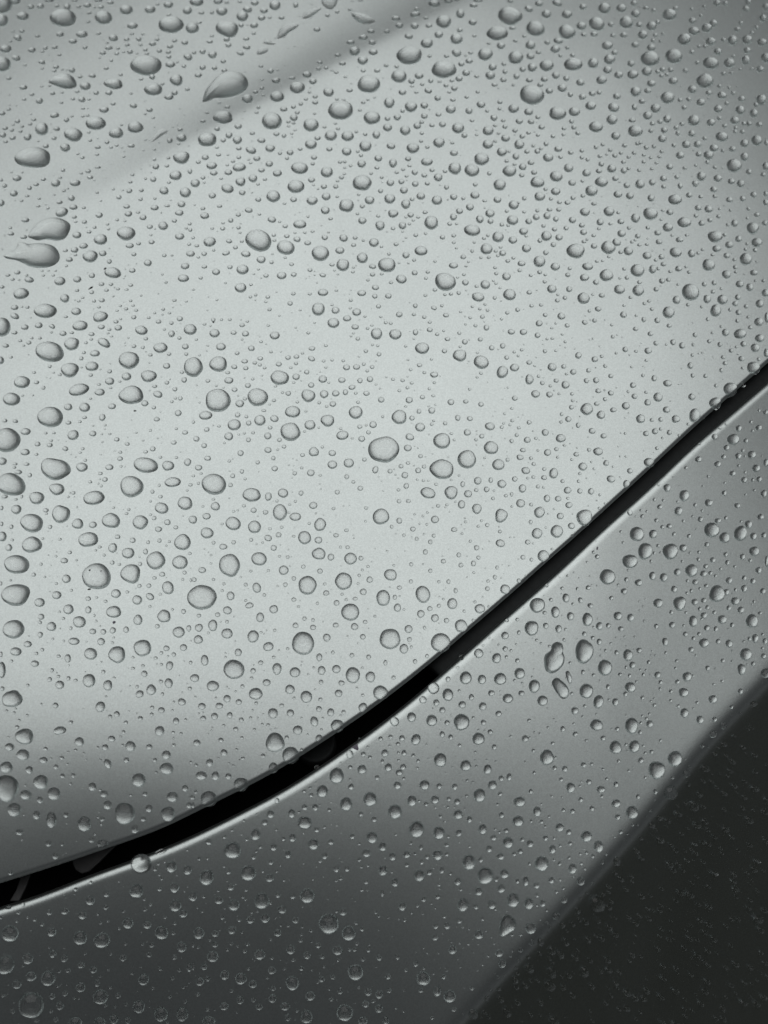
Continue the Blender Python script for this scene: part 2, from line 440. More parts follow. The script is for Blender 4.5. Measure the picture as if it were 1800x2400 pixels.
DATA = """
0 0:15 45 180 140;130 8 95 66;15 178 115 105;198 140 105 72;268 60 58 45;350 55 62 48;545 155 235 150 5;582 60 65 55 30;492 52 40 32;425 2 80 36;645 5 50 28;755 45 65 45;895 153 150 118;872 62 50 36;955 22 58 36;850 2 70 32;1092 85 112 88;1145 222 92 58;1297 82 95 68;1455 42 82 62;1620 92 82 72;1478 213 215 150;1643 238 78 92;1460 130 40 28;190 270 48 35;155 328 75 52 20;520 297 66 46;708 297 100 62;630 357 72 46;475 408 50 36;392 415 45 34;853 290 42 30;980 328 82 62 15;1095 340 50 34;1200 338 50 40 15;1358 340 42 34;1318 378 62 42;1510 352 44 34;1597 368 58 46;1100 388 42 32;940 413 66 40;888 457 56 40;1010 463 44 32;1125 448 50 42;1257 430 42 30;1377 440 48 38;1455 450 46 36;1470 402 55 38;1382 488 52 42;1460 492 42 38;1625 492 80 62 20;50 423 98 68;275 432 68 48;735 410 44 36;368 445 32 26;140 502 78 50 10;20 555 150 128;362 537 62 40 15;515 475 36 26;1262 565 268 178;1472 558 85 58;1270 465 40 28;1525 692 112 105 20;1315 665 52 46 15;1325 772 158 110;485 580 52 36;622 607 58 48 20;470 612 40 28;737 744 96 72;692 663 44 32;797 655 62 40 10;918 590 46 34;982 725 165 90 5;1043 646 38 30;832 803 48 42;942 802 62 46;708 860 62 50 15;668 792 40 28;1510 802 56 46;1460 838 82 52;1405 725 36 34;1590 572 40 34;75 677 48 30;202 755 68 46;276 817 42 32;455 806 46 36;341 872 64 56;210 860 36 26;630 855 36 28;1153 913 66 46 15;978 897 46 32;1293 950 56 42;900 948 84 58;472 996 78 52 -8;575 1035 48 48;75 945 40 28;20 980 52 40;150 1048 50 36;292 1034 44 30;828 1066 175 116;633 1164 160 118 10;1005 1150 124 96;1170 1100 136 104;362 1115 116 112 15;490 1112 60 42 15;44 1108 50 36;25 1167 58 48;103 1125 40 32;240 1185 68 64;110 1192 54 38;50 1224 40 28;468 1194 46 36;564 1275 90 76 25;397 1262 52 42;285 1362 312 184;1570 1193 86 70;1558 1120 46 38;1468 1215 50 50;780 1213 36 30;925 1229 44 34;845 1272 52 34;1135 1260 60 38;1568 1360 140 114;1348 1440 58 52;1518 1516 108 86 -5;1642 1480 40 50;1325 1550 54 50;1455 1365 34 30;1442 1433 40 32;147 1540 78 54;375 1550 46 32;482 1584 80 66 -10;650 1582 94 56;762 1480 50 34;780 1533 52 36;546 1472 36 32;313 1594 48 34;40 1606 44 40;255 1625 42 40;120 1672 68 58;618 1712 62 52 20;1418 1648 80 72 20;1602 1664 98 90 15;1118 1650 52 44;1222 1644 42 36;1028 1705 46 40;1215 1722 40 34;10 1755 60 60;515 1748 54 36;1568 1762 66 50;845 1447 55 24;1145 1510 36 30;1127 1573 38 28;712 1362 40 28;673 1330 28 24;840 1336 36 24;872 1735 24 20;960 1275 34 26;1008 1256 34 28;1240 1300 20 16;1335 1380 32 26;1335 1292 30 22;1072 1355 26 22;768 1143 32 26;715 1005 34 24;758 998 34 24;622 1005 30 24;190 1092 36 26;115 1078 30 22;178 1135 36 28;260 1072 38 30;330 1220 24 20;553 1650 34 26;585 1630 24 18;235 1693 40 24;187 1735 32 24;340 1716 30 24;840 1665 30 24;470 1684 26 16;215 563 34 22;362 745 30 22;430 742 26 24;530 888 32 24;540 800 26 22;770 860 30 22;718 937 34 24;365 592 30 22;575 605 18 16;540 600 28 20;90 358 28 22;325 312 42 28;110 272 30 22;680 58 40 30;772 112 40 30;762 190 38 28;815 65 28 20;1235 295 30 24;1140 293 34 24;1368 302 22 18;1215 388 34 28;928 370 26 22;1020 418 34 28;1068 450 30 22;962 523 34 28;860 500 24 18;1185 462 26 18;1533 537 26 22;1220 685 38 26;1620 772 42 34;1362 36 36 24;1325 1018 30 22;1255 985 26 24;1135 808 28 24;1258 1210 24 20;1050 1080 26 24;1545 1243 26 24;1257 1545 28 24;1460 1577 34 28;980 1635 28 22;1340 1716 30 26;1060 1645 22 18;520 1535 34 24;702 1498 30 20;100 1488 24 18;193 1490 24 18;10 1557 34 28;
1 0:40 15 120 80;225 10 80 56;300 20 40 30;415 15 38 26;543 25 66 50;717 48 98 88;897 44 46 52;480 82 80 58 15;622 92 66 50;435 142 104 90;258 98 98 78;173 108 38 40;82 110 50 34;602 155 64 50;775 153 50 38;672 152 34 28;538 218 70 56;425 218 46 42;62 195 44 28;305 250 196 142 12;10 245 100 92;300 340 56 42;315 390 50 42;470 335 54 36;472 407 66 44 10;418 460 66 40 15;153 360 54 32;172 310 36 26;535 288 38 32;92 445 54 48;177 473 76 68;18 455 40 34;270 530 46 40;92 583 54 48;195 587 48 40;55 650 62 44;280 610 50 38;597 572 42 30;680 615 58 46;727 697 72 54;995 645 78 56;1045 703 66 56;1105 540 48 30;1160 588 38 32;1095 595 40 32;910 757 130 104;1180 797 96 78 10;1080 255 58 44;1170 133 42 36;1255 103 38 34;1365 83 38 30;1548 272 62 42;1480 325 76 50;1372 367 70 42;1558 367 64 46;1405 443 92 80;1566 450 78 56;1475 522 92 78;1300 548 60 38;1260 477 52 34;1480 610 42 36;1600 610 52 38;1247 626 40 30;1325 665 30 24;1528 727 196 156;1362 780 54 40;480 855 96 78;735 835 124 94;1065 835 46 36;1065 885 52 42;940 898 40 36;1285 952 218 166;1555 1018 144 116;793 943 62 48;877 923 42 36;575 928 36 32;558 972 36 26;690 1045 172 152;880 1018 68 60;1028 1080 134 116;268 1015 168 108;95 1047 48 34;305 925 50 30;235 888 34 26;130 975 36 22;400 1092 64 50;218 1113 48 44;320 1168 60 60;132 1205 164 124;270 1212 46 42;392 1210 80 74;522 1152 46 32;730 1158 50 40;795 1173 40 42;1200 1172 106 94;1345 1177 108 90;1085 1192 54 44;1028 1248 104 84;600 1213 72 48 8;510 1298 96 62 20;405 1283 50 34;215 1275 34 24;675 1282 84 66;848 1318 60 50;935 1288 42 32;760 1325 38 32;822 1368 36 32;1187 1288 54 42;1337 1310 84 74 10;1498 1263 106 100;1593 1165 68 72;1610 1368 68 60 10;1497 1160 38 36;1432 1308 34 32;1460 1343 36 34;1262 1112 38 30;115 1360 62 48;230 1338 44 30;55 1400 44 36;170 1432 90 66;188 1495 66 48;315 1490 66 52;408 1446 116 74 -5;560 1370 62 46;668 1416 66 56;600 1470 58 42;738 1497 78 64;930 1452 146 106 8;1165 1488 106 96;1055 1360 52 46;1043 1415 38 34;1465 1416 74 70;1598 1450 44 34;95 1535 42 38;527 1542 76 70;420 1570 88 82;28 1583 80 76;307 1630 110 78 15;630 1550 38 28;898 1612 146 116;1033 1555 60 48;1140 1612 54 46;1243 1612 46 40;1293 1533 44 38;1470 1580 166 136;1630 1650 44 42;175 1690 64 54;435 1665 56 50;573 1724 52 44;703 1697 120 104;878 1725 58 48;1038 1735 96 76;1160 1698 76 70;1330 1758 116 78;1535 1730 84 76;570 1592 32 28;252 1543 34 24;355 1395 36 30;305 1425 30 26;405 1360 40 34;1145 1098 36 28;910 972 44 34;833 1052 36 30;835 1090 30 26;878 1063 36 28;890 1125 28 20;985 857 36 30;1015 797 30 26;740 605 26 18;550 795 48 34;605 763 40 28;615 823 32 22;605 690 34 22;865 675 56 30;1480 885 38 34;1452 952 36 26;1520 862 30 24;1578 843 24 18;1253 858 32 26;1310 862 34 26;1240 1068 28 22;1060 983 28 22;1280 1400 38 32;1320 1398 32 30;1370 1433 32 26;1320 1450 26 22;1317 1503 30 24;1258 1565 30 26;1420 1138 32 30;1640 1533 34 32;1548 1500 32 28;1050 1598 24 22;1090 1633 22 22;1255 1700 32 24;1440 1682 30 24;862 1155 28 22;508 1408 30 22;490 1380 26 20;310 1338 24 20;105 1578 26 22;520 1665 22 18;800 1758 34 24;1385 10 24 16;1455 5 44 24;1210 610 28 18;
2 0:435 32 100 62;557 8 70 50;630 2 40 24;270 125 88 48 -8;283 80 50 38;103 160 76 44;133 222 68 52;25 273 48 36;265 225 68 58;387 222 56 40;362 157 38 30;515 188 132 112;660 120 76 80;773 45 66 42;813 2 80 36;767 193 70 58;655 260 50 42;473 300 74 64;625 337 108 96;213 313 72 54 15;370 375 106 88;1092 10 50 36;1088 138 208 156 10;1250 78 74 56 25;1340 32 70 54;1497 28 84 56 20;1403 122 84 76;1580 125 90 74;1308 247 164 132 12;1580 277 146 124 15;980 288 184 122;1110 242 54 36;1010 395 72 66;1265 390 84 80;1505 353 80 56 12;1480 425 82 68;1410 367 48 42;220 478 218 162;875 470 130 108;627 458 84 70 20;735 527 64 48;668 553 54 46;518 600 214 152;710 630 68 60;648 680 64 52;587 697 42 32;130 660 134 114;303 655 76 60;238 702 58 52;403 698 46 44;110 575 40 36;18 565 42 38;1138 497 130 116;1265 487 70 60 15;1405 567 120 102;1625 555 140 106;1280 583 82 78;1198 600 54 48;938 580 72 66;918 652 84 76;1045 620 44 42;1030 690 54 48;1145 660 54 56;1035 553 42 40;1335 452 48 40;1630 478 44 36;1255 692 60 44;1385 685 60 50;1485 652 68 64;1575 677 54 54;1540 762 80 70;1428 785 64 56;1278 820 210 172 18;1350 733 54 40;607 763 58 50;535 738 42 38;382 785 68 48 15;160 797 66 54;330 728 38 34;463 848 56 52;595 863 46 36;715 838 38 34;838 903 76 66;1003 882 46 38;45 888 94 96;233 923 108 96;348 912 66 60;160 958 40 40;577 945 88 76;735 958 64 60;890 958 36 34;1120 938 94 80;1250 967 78 64;1500 980 146 120;1640 965 88 84;1610 818 48 48;998 940 36 32;348 1003 58 52;470 990 52 38;115 1013 64 58;30 1025 50 44;950 1018 62 58;1170 1048 64 50;1270 1052 56 46;1330 1012 46 38;505 1075 60 54;640 1107 108 94;695 1170 54 50;287 1088 66 58;183 1128 92 86;30 1102 78 72;325 1055 42 36;415 1083 46 38;327 1152 38 32;900 1130 96 82;1045 1095 46 40;1132 1128 46 40;1362 1098 54 48;1050 1195 76 66;1195 1178 50 44;897 1248 90 82;1168 1250 88 84;475 1232 100 92 -8;60 1263 76 56 12;250 1280 110 92;320 1220 36 32;375 1272 38 34;605 1323 70 54;1018 1313 88 78;1140 1353 58 60;1235 1310 46 42;1325 1308 50 48;1400 1243 44 46;1505 1288 70 54;1418 1362 90 76;843 1375 130 110;370 1398 102 72;77 1410 70 80;208 1372 52 48;612 1455 110 110;760 1473 128 110;1270 1405 58 48;1198 1442 66 62;1085 1478 118 102;1595 1452 82 78;1488 1525 112 96 12;1297 1490 52 44;1190 1515 46 42;265 1490 54 50;348 1515 52 42;415 1470 46 36;468 1533 76 72;527 1480 42 34;910 1500 40 38;55 1580 66 60;150 1570 52 50;270 1590 58 52;375 1585 44 38;1000 1597 108 102;1325 1575 122 98;1483 1655 82 68;1625 1580 66 56;1395 1635 36 34;172 1645 68 62;318 1695 76 64;50 1718 96 88;188 1758 80 70;457 1730 92 84;540 1618 44 42;602 1702 62 58;785 1688 80 64;788 1595 42 38;685 1715 36 34;980 1727 68 56;1345 1698 92 82;1120 1760 86 60;1443 1718 36 36;1212 1715 40 40;1633 1710 44 40;1585 1752 50 40;1515 1748 42 36;243 1722 42 36;540 485 44 36;395 485 38 32;780 310 36 30;1135 352 40 32;905 375 34 28;1212 312 36 28;748 457 42 32;705 480 28 22;800 660 40 34;955 733 54 36;1118 735 32 26;810 795 38 30;280 798 38 26;243 745 36 22;565 797 36 26;1555 1110 40 34;1550 1163 34 30;1613 1318 48 42;1525 1358 40 36;1250 1148 42 32;1330 1168 36 32;1460 1178 42 38;1290 1260 34 32;1355 1285 34 28;960 1220 38 30;990 1152 34 28;960 1085 36 30;760 1042 42 28;1030 1042 40 30;590 1235 36 30;800 1165 30 24;1060 1392 40 32;1128 1420 36 28;1620 1050 44 42;1640 1100 46 42;220 1432 38 28;165 1465 36 28;110 1490 38 32;195 1522 34 26;480 705 36 28;1525 480 38 34;1585 412 40 34;1160 1752 30 24;870 1735 40 28;1080 1310 28 24;
3 0:60 60 62 56;245 72 108 98;392 73 86 74;500 28 58 50;180 208 140 116 25;45 225 86 72;515 120 80 66 10;433 195 120 106 12;302 212 54 48;545 215 56 52;577 302 88 76;652 225 92 78;705 192 44 42;808 127 122 98;860 72 50 40;1005 180 64 56;1020 268 96 70 10;1130 242 92 76;1188 203 72 62;1218 28 66 54;1468 80 64 56;1615 160 66 66;1640 60 66 60;1487 18 62 50;155 295 62 48;412 303 64 48;318 305 44 38;68 300 48 40;270 395 94 76;332 455 54 46;510 387 66 54;650 412 74 60;640 508 164 130 5;845 487 150 126;935 340 120 100;1165 358 86 70;1352 350 86 84;1478 345 92 80;1608 367 84 66 8;1480 437 66 54;1640 500 88 84;1467 522 74 80;1225 447 68 60;1165 547 136 106 10;1325 547 98 84;1113 700 146 126;1592 600 66 56;1000 450 46 42;148 547 94 90;288 515 96 86;475 550 64 58;272 605 76 68;20 567 70 90;368 648 76 66;490 645 96 80;612 620 90 80;705 620 44 38;748 600 50 44;818 605 48 46;738 655 38 34;785 645 38 34;650 722 74 62;840 700 80 66;515 793 92 90;620 785 62 46;220 692 92 76;38 713 74 64;140 808 60 50;200 800 46 42;55 838 62 56;352 832 66 58;1005 773 80 70;1147 803 56 46;1260 825 82 64 8;1432 855 62 54;1600 863 92 94 15;790 845 120 104;570 877 58 46;505 927 50 56;900 865 44 38;975 858 46 44;1078 885 76 64;935 930 48 42;1228 942 76 66;1418 952 82 80;1537 980 74 72;127 915 94 78;325 930 98 82 15;10 965 48 76;687 937 88 80;618 1000 80 74;787 1030 70 68;725 1052 48 42;660 1068 46 40;310 1035 96 88;172 1097 118 100;485 1040 60 40;1018 1042 106 98;1167 1060 78 62;1372 1042 80 68;1238 1022 44 38;1495 1070 50 44;1583 1077 56 48;512 1133 128 102;762 1125 58 56;865 1103 46 42;880 1152 44 42;1000 1155 60 58;915 1072 44 40;343 1175 80 70;745 1200 74 66;15 1150 44 42;646 1132 44 38;1260 1182 108 86 10;1455 1240 74 72;1562 1215 96 92;1645 1235 40 48;1375 1138 40 36;1438 1140 44 40;952 1250 74 70;1050 1247 66 62;1192 1280 78 66;900 1343 74 66;1060 1333 54 48;1145 1342 86 78;845 1255 42 38;1352 1288 60 50;1455 1355 70 76;1365 1432 130 116 12;1640 1438 60 70;606 1275 46 42;673 1265 40 40;420 1257 46 40;172 1272 40 38;230 1250 36 34;335 1345 44 40;207 1350 44 36;50 1302 42 36;308 1458 80 74;410 1400 42 36;218 1418 50 46;197 1478 54 44;90 1495 74 66;412 1475 54 54;808 1442 58 54;1082 1525 80 82;1225 1542 72 64;1495 1487 52 50;220 1573 112 90;340 1543 56 48;133 1650 108 96;552 1592 82 82;438 1603 56 52;658 1577 60 58;755 1543 62 54;872 1530 44 40;900 1607 46 52;757 1612 44 38;1030 1587 58 56;1342 1568 62 52;1423 1588 66 66;1190 1637 62 52;362 1680 76 64;465 1693 68 62;648 1712 62 62;855 1725 120 90;978 1687 56 48;1078 1700 42 36;1325 1727 60 50;1440 1717 52 50;1535 1683 58 52;1640 1675 40 50;1640 1750 50 50;155 1760 50 36;1618 1510 46 38;1200 1697 42 36;1395 255 54 44;1425 200 42 34;1560 237 40 36;1275 345 44 38;1115 400 40 34;1063 402 38 34;1080 135 36 30;605 70 54 32;670 90 46 38;685 303 44 34;665 350 40 34;750 290 34 28;730 357 32 26;1048 542 40 34;945 610 50 44;1275 635 44 34;1342 630 36 30;1358 805 38 38;1302 895 40 38;1555 905 42 40;1145 850 24 20;1450 1068 42 36;1285 1088 46 36;1380 1105 36 34;1112 1195 42 36;1520 282 36 30;1360 485 36 30;1420 600 28 24;1520 595 34 30;1240 745 40 34;1323 757 32 28;740 1310 40 32;502 1322 42 36;388 1322 38 34;295 1297 40 36;265 1335 28 24;100 1380 36 36;50 1362 38 34;455 1357 38 34;585 1340 34 30;645 1362 34 30;720 1355 38 28;530 1240 42 34;555 1232 38 34;1268 1302 36 34;1200 1445 40 36;1135 1402 38 36;940 1452 42 34;1035 1430 32 30;695 1408 36 28;585 1400 38 34;545 1472 38 32;655 1460 34 28;455 1457 36 32;55 1565 34 30;58 1692 42 36;1290 30 48 40;1110 55 36 30;1000 80 34 30;
0 1:535 65 110 80 -20;635 20 70 50;858 90 62 50;1095 15 58 38;1110 78 66 52;1237 110 62 50;1337 25 70 50;1445 8 50 26;1550 70 74 52;1570 8 66 32;725 25 36 28;220 132 70 42;643 105 44 34;730 148 46 36;95 250 58 34;205 278 60 38;665 262 78 58;722 355 74 52;870 300 116 94 -5;1090 247 156 124;1410 182 84 76;1295 190 52 40;1553 273 80 62;1310 322 54 40;1122 353 70 46;1198 335 42 34;645 390 66 52;780 445 136 102;888 420 66 52;600 473 60 44;945 490 44 44;975 587 146 94 10;1278 502 70 58 10;1600 530 74 58;1143 568 58 42;1157 428 44 36;1585 635 96 68;1640 425 60 50;150 585 56 38;252 648 82 54 10;518 660 96 76;668 645 70 56;795 612 54 46;878 685 50 36;18 710 44 30;183 768 136 96 -8;793 757 40 34;920 738 42 28;665 740 40 28;560 808 82 74 25;880 825 54 38;813 832 36 28;127 888 64 46;128 962 82 50 20;392 917 198 124;658 922 88 66;237 885 38 28;867 967 130 92 -12;1090 900 38 30;1157 972 44 38;692 1045 132 90 -8;335 1042 68 52;215 1058 66 48;450 1050 60 38 30;10 1057 165 165;876 1056 60 42;1003 1010 46 34;1022 1063 66 52;1222 1085 110 80 12;1370 1010 48 38;1483 1115 58 60 15;1555 985 54 46;1640 1078 104 94;1482 1022 38 34;125 1105 54 34;545 1112 62 46;620 1105 40 26;792 1118 52 36;620 1202 132 112;430 1270 246 178 8;900 1192 120 72 30;820 1284 86 58;250 1192 46 36;175 1175 38 26;50 1218 54 36;0 1345 75 68;703 1328 40 36;1387 1236 122 90;1602 1226 58 50;1158 1222 42 34;1260 1157 40 32;1115 1343 176 152 5;1462 1290 38 32;1440 1393 64 52;1648 1400 120 165;95 1317 36 26;430 1397 36 32;604 1427 154 126 -6;795 1396 114 84;785 1472 38 32;947 1440 44 36;1093 1484 84 70;1285 1480 138 102;1573 1447 38 30;190 1533 140 106;948 1525 80 66;316 1535 46 34;376 1582 36 36;682 1598 180 100 -14;862 1620 88 62;1592 1513 48 52;1442 1537 42 36;1337 1568 44 32;1512 1594 42 40;1365 1638 82 60 15;1135 1645 212 160;1252 1716 62 54;1558 1673 42 38;100 1680 150 114;590 1748 72 60;732 1748 94 76;968 1742 70 50;430 1765 140 40;1330 1752 40 34;855 1553 36 24;958 1582 28 22;1035 1527 30 20;783 1675 28 20;518 1468 34 30;295 1450 34 24;463 1452 24 18;195 1650 26 20;283 1647 24 18;1485 1700 32 28;1515 1672 28 26;1550 1152 36 32;1610 1290 36 34;1300 1297 40 30;1235 1232 36 32;1110 1150 20 18;1420 438 40 32;1487 437 26 22;1305 262 26 22;1508 138 44 36;1640 165 34 30;1645 217 36 36;1610 203 28 24;1635 342 34 30;1012 130 34 26;1080 140 26 20;1193 65 38 26;930 168 30 24;938 210 32 24;818 195 34 30;770 235 42 30;655 147 30 22;565 395 44 30;652 432 32 26;575 528 28 24;330 12 40 24;415 30 30 26;90 200 32 22;365 570 26 20;420 570 22 16;480 570 26 18;375 610 30 22;460 610 32 22;230 610 30 24;165 648 24 20;108 645 40 26;68 608 44 28;960 687 40 30;1020 727 34 26;1093 732 38 22;1130 695 42 30;680 832 34 24;715 802 32 22;855 885 34 24;1130 830 30 24;1150 870 32 24;1040 873 28 24;1177 912 34 28;1012 915 30 20;1285 975 34 28;1337 935 28 22;1410 903 32 28;1465 935 30 24;1405 948 22 20;1508 825 38 30;1610 835 28 20;1435 670 30 28;1403 602 22 20;1420 1078 28 22;1043 988 26 20;945 1078 36 26;935 1110 26 20;965 1137 30 18;788 1162 36 24;743 1192 32 26;725 1277 34 30;568 968 40 24;443 1102 30 22;345 1152 34 26;275 1152 34 22;205 1218 28 20;190 882 24 18;1220 785 24 20;978 790 24 20;868 1422 20 16;705 1405 24 18;
1 1:95 32 42 34;238 12 46 32;110 95 76 60;490 47 68 46 8;400 86 46 38;335 135 46 42;690 128 74 56 12;1152 48 78 70;1335 15 130 100;1472 12 44 40;1472 137 72 62;1625 180 80 86;1197 120 40 30;932 168 112 78;806 185 46 36;820 270 48 36;575 308 235 180 22;810 370 152 128 12;908 298 62 50 15;1000 330 58 44;707 262 40 32;1147 283 54 48 20;1310 288 76 66 25;1410 285 42 36;1572 327 84 78;1397 348 44 34;1278 395 78 62;1110 420 148 136;153 320 108 86 -12;265 205 46 36;402 197 40 34;320 314 54 38 15;375 368 42 38;430 315 36 28;465 425 84 56 10;598 474 78 66;295 418 68 40 -15;105 424 48 40;42 354 42 30;8 420 34 46;437 560 106 86;328 538 46 38;208 580 68 58;107 535 48 34;420 717 102 84;775 612 84 64;688 497 38 34;860 514 42 34;880 603 50 42;640 612 46 38;1020 563 44 36;1130 608 56 38 15;1304 520 112 110;1472 460 96 94;1650 515 84 110;1210 517 44 36;1560 533 62 44 12;1560 602 46 38;1585 715 60 46 15;1520 650 32 28;1580 790 46 42;1467 763 76 54;1132 758 90 64;876 768 40 34;848 852 46 42;655 797 40 34;670 905 38 32;505 797 32 28;550 780 30 26;1092 902 112 114 10;1240 912 70 62;1423 928 76 68;1340 982 72 54;1222 1022 102 88;1410 1056 62 48;1372 825 36 32;1612 878 44 38;195 1110 90 74;463 1115 60 52;360 1105 52 38;433 1040 48 36;108 1032 34 26;715 1130 86 70;1005 1107 34 28;1595 1115 100 104;1433 1157 40 36;10 1078 64 90;250 1227 84 66;513 1240 58 50 15;390 1282 42 36;38 1165 30 22;598 1183 32 28;1037 1242 56 40;1157 1216 34 28;228 1377 154 134 -8;30 1405 128 166;365 1400 54 42 15;455 1352 56 42;590 1328 48 38;543 1365 40 34;465 1412 46 36;586 1383 36 32;628 1408 34 28;750 1377 52 44;830 1320 48 42;903 1312 48 40;900 1370 36 34;1033 1330 64 44 25;1335 1405 60 54;1422 1402 62 50;1557 1402 40 36;1484 1377 34 32;1503 1265 40 34;1616 1292 42 38;1605 1218 28 26;318 1518 80 58;308 1450 44 30;137 1522 42 32;758 1495 162 124 5;900 1487 64 58 15;992 1446 46 42;1130 1507 74 66 10;1295 1515 64 50;1452 1520 46 48;1538 1508 56 52;1383 1577 60 46 -10;483 1562 50 46;368 1598 50 40;225 1680 218 180;568 1663 176 156;413 1718 76 66;456 1677 38 30;832 1630 48 44;782 1622 28 28;1030 1558 54 48;1005 1650 122 108 20;1142 1637 74 70;1242 1630 64 56;1326 1620 46 54;1508 1630 54 44;1635 1685 56 52;1217 1722 58 48;1100 1710 32 30;910 1704 32 28;708 1690 38 32;870 1760 126 44;1435 1707 34 28;1410 1765 100 40;1182 1536 26 22;880 1536 28 24;722 1568 32 24;525 1506 30 26;605 1475 22 18;210 1565 26 22;272 1580 22 18;130 1762 32 24;65 1708 22 18;672 1725 24 20;1515 1435 34 28;1590 1553 24 20;1625 1588 22 18;1415 1628 32 28;1164 1742 30 26;1156 1406 26 22;1210 1342 30 26;1137 1350 32 28;1307 1348 32 26;955 1283 30 24;683 1272 30 24;855 1408 30 26;1443 1312 24 18;1560 1210 26 22;1395 1110 28 20;1375 1135 24 22;1518 1068 32 28;1555 1042 28 22;1060 1020 24 20;660 1043 30 24;478 1008 28 24;327 992 34 28;255 992 28 24;185 995 38 40;160 1045 24 18;433 1165 22 20;137 1218 24 18;897 1062 22 18;935 910 26 22;755 960 22 18;1018 770 36 28;1248 740 32 26;1210 865 28 22;1367 893 26 22;1495 965 28 24;1632 968 28 22;510 690 32 26;535 597 24 20;290 675 26 20;75 632 38 30;215 823 26 22;638 838 30 22;12 733 26 20;575 557 28 22;188 393 28 26;55 453 30 24;175 204 34 26;268 158 30 24;583 82 32 24;1003 102 28 24;758 147 28 22;975 240 30 26;1042 230 36 26;890 242 28 20;1180 238 26 20;1430 78 32 26;1610 97 36 30;1480 308 28 26;1638 362 30 24;1395 543 26 20;1390 580 32 26;1262 600 24 20;1640 598 34 26;1230 567 24 20;712 308 36 26;805 457 30 22;695 425 24 20;10 285 32 28;415 242 26 22;65 1300 24 20;
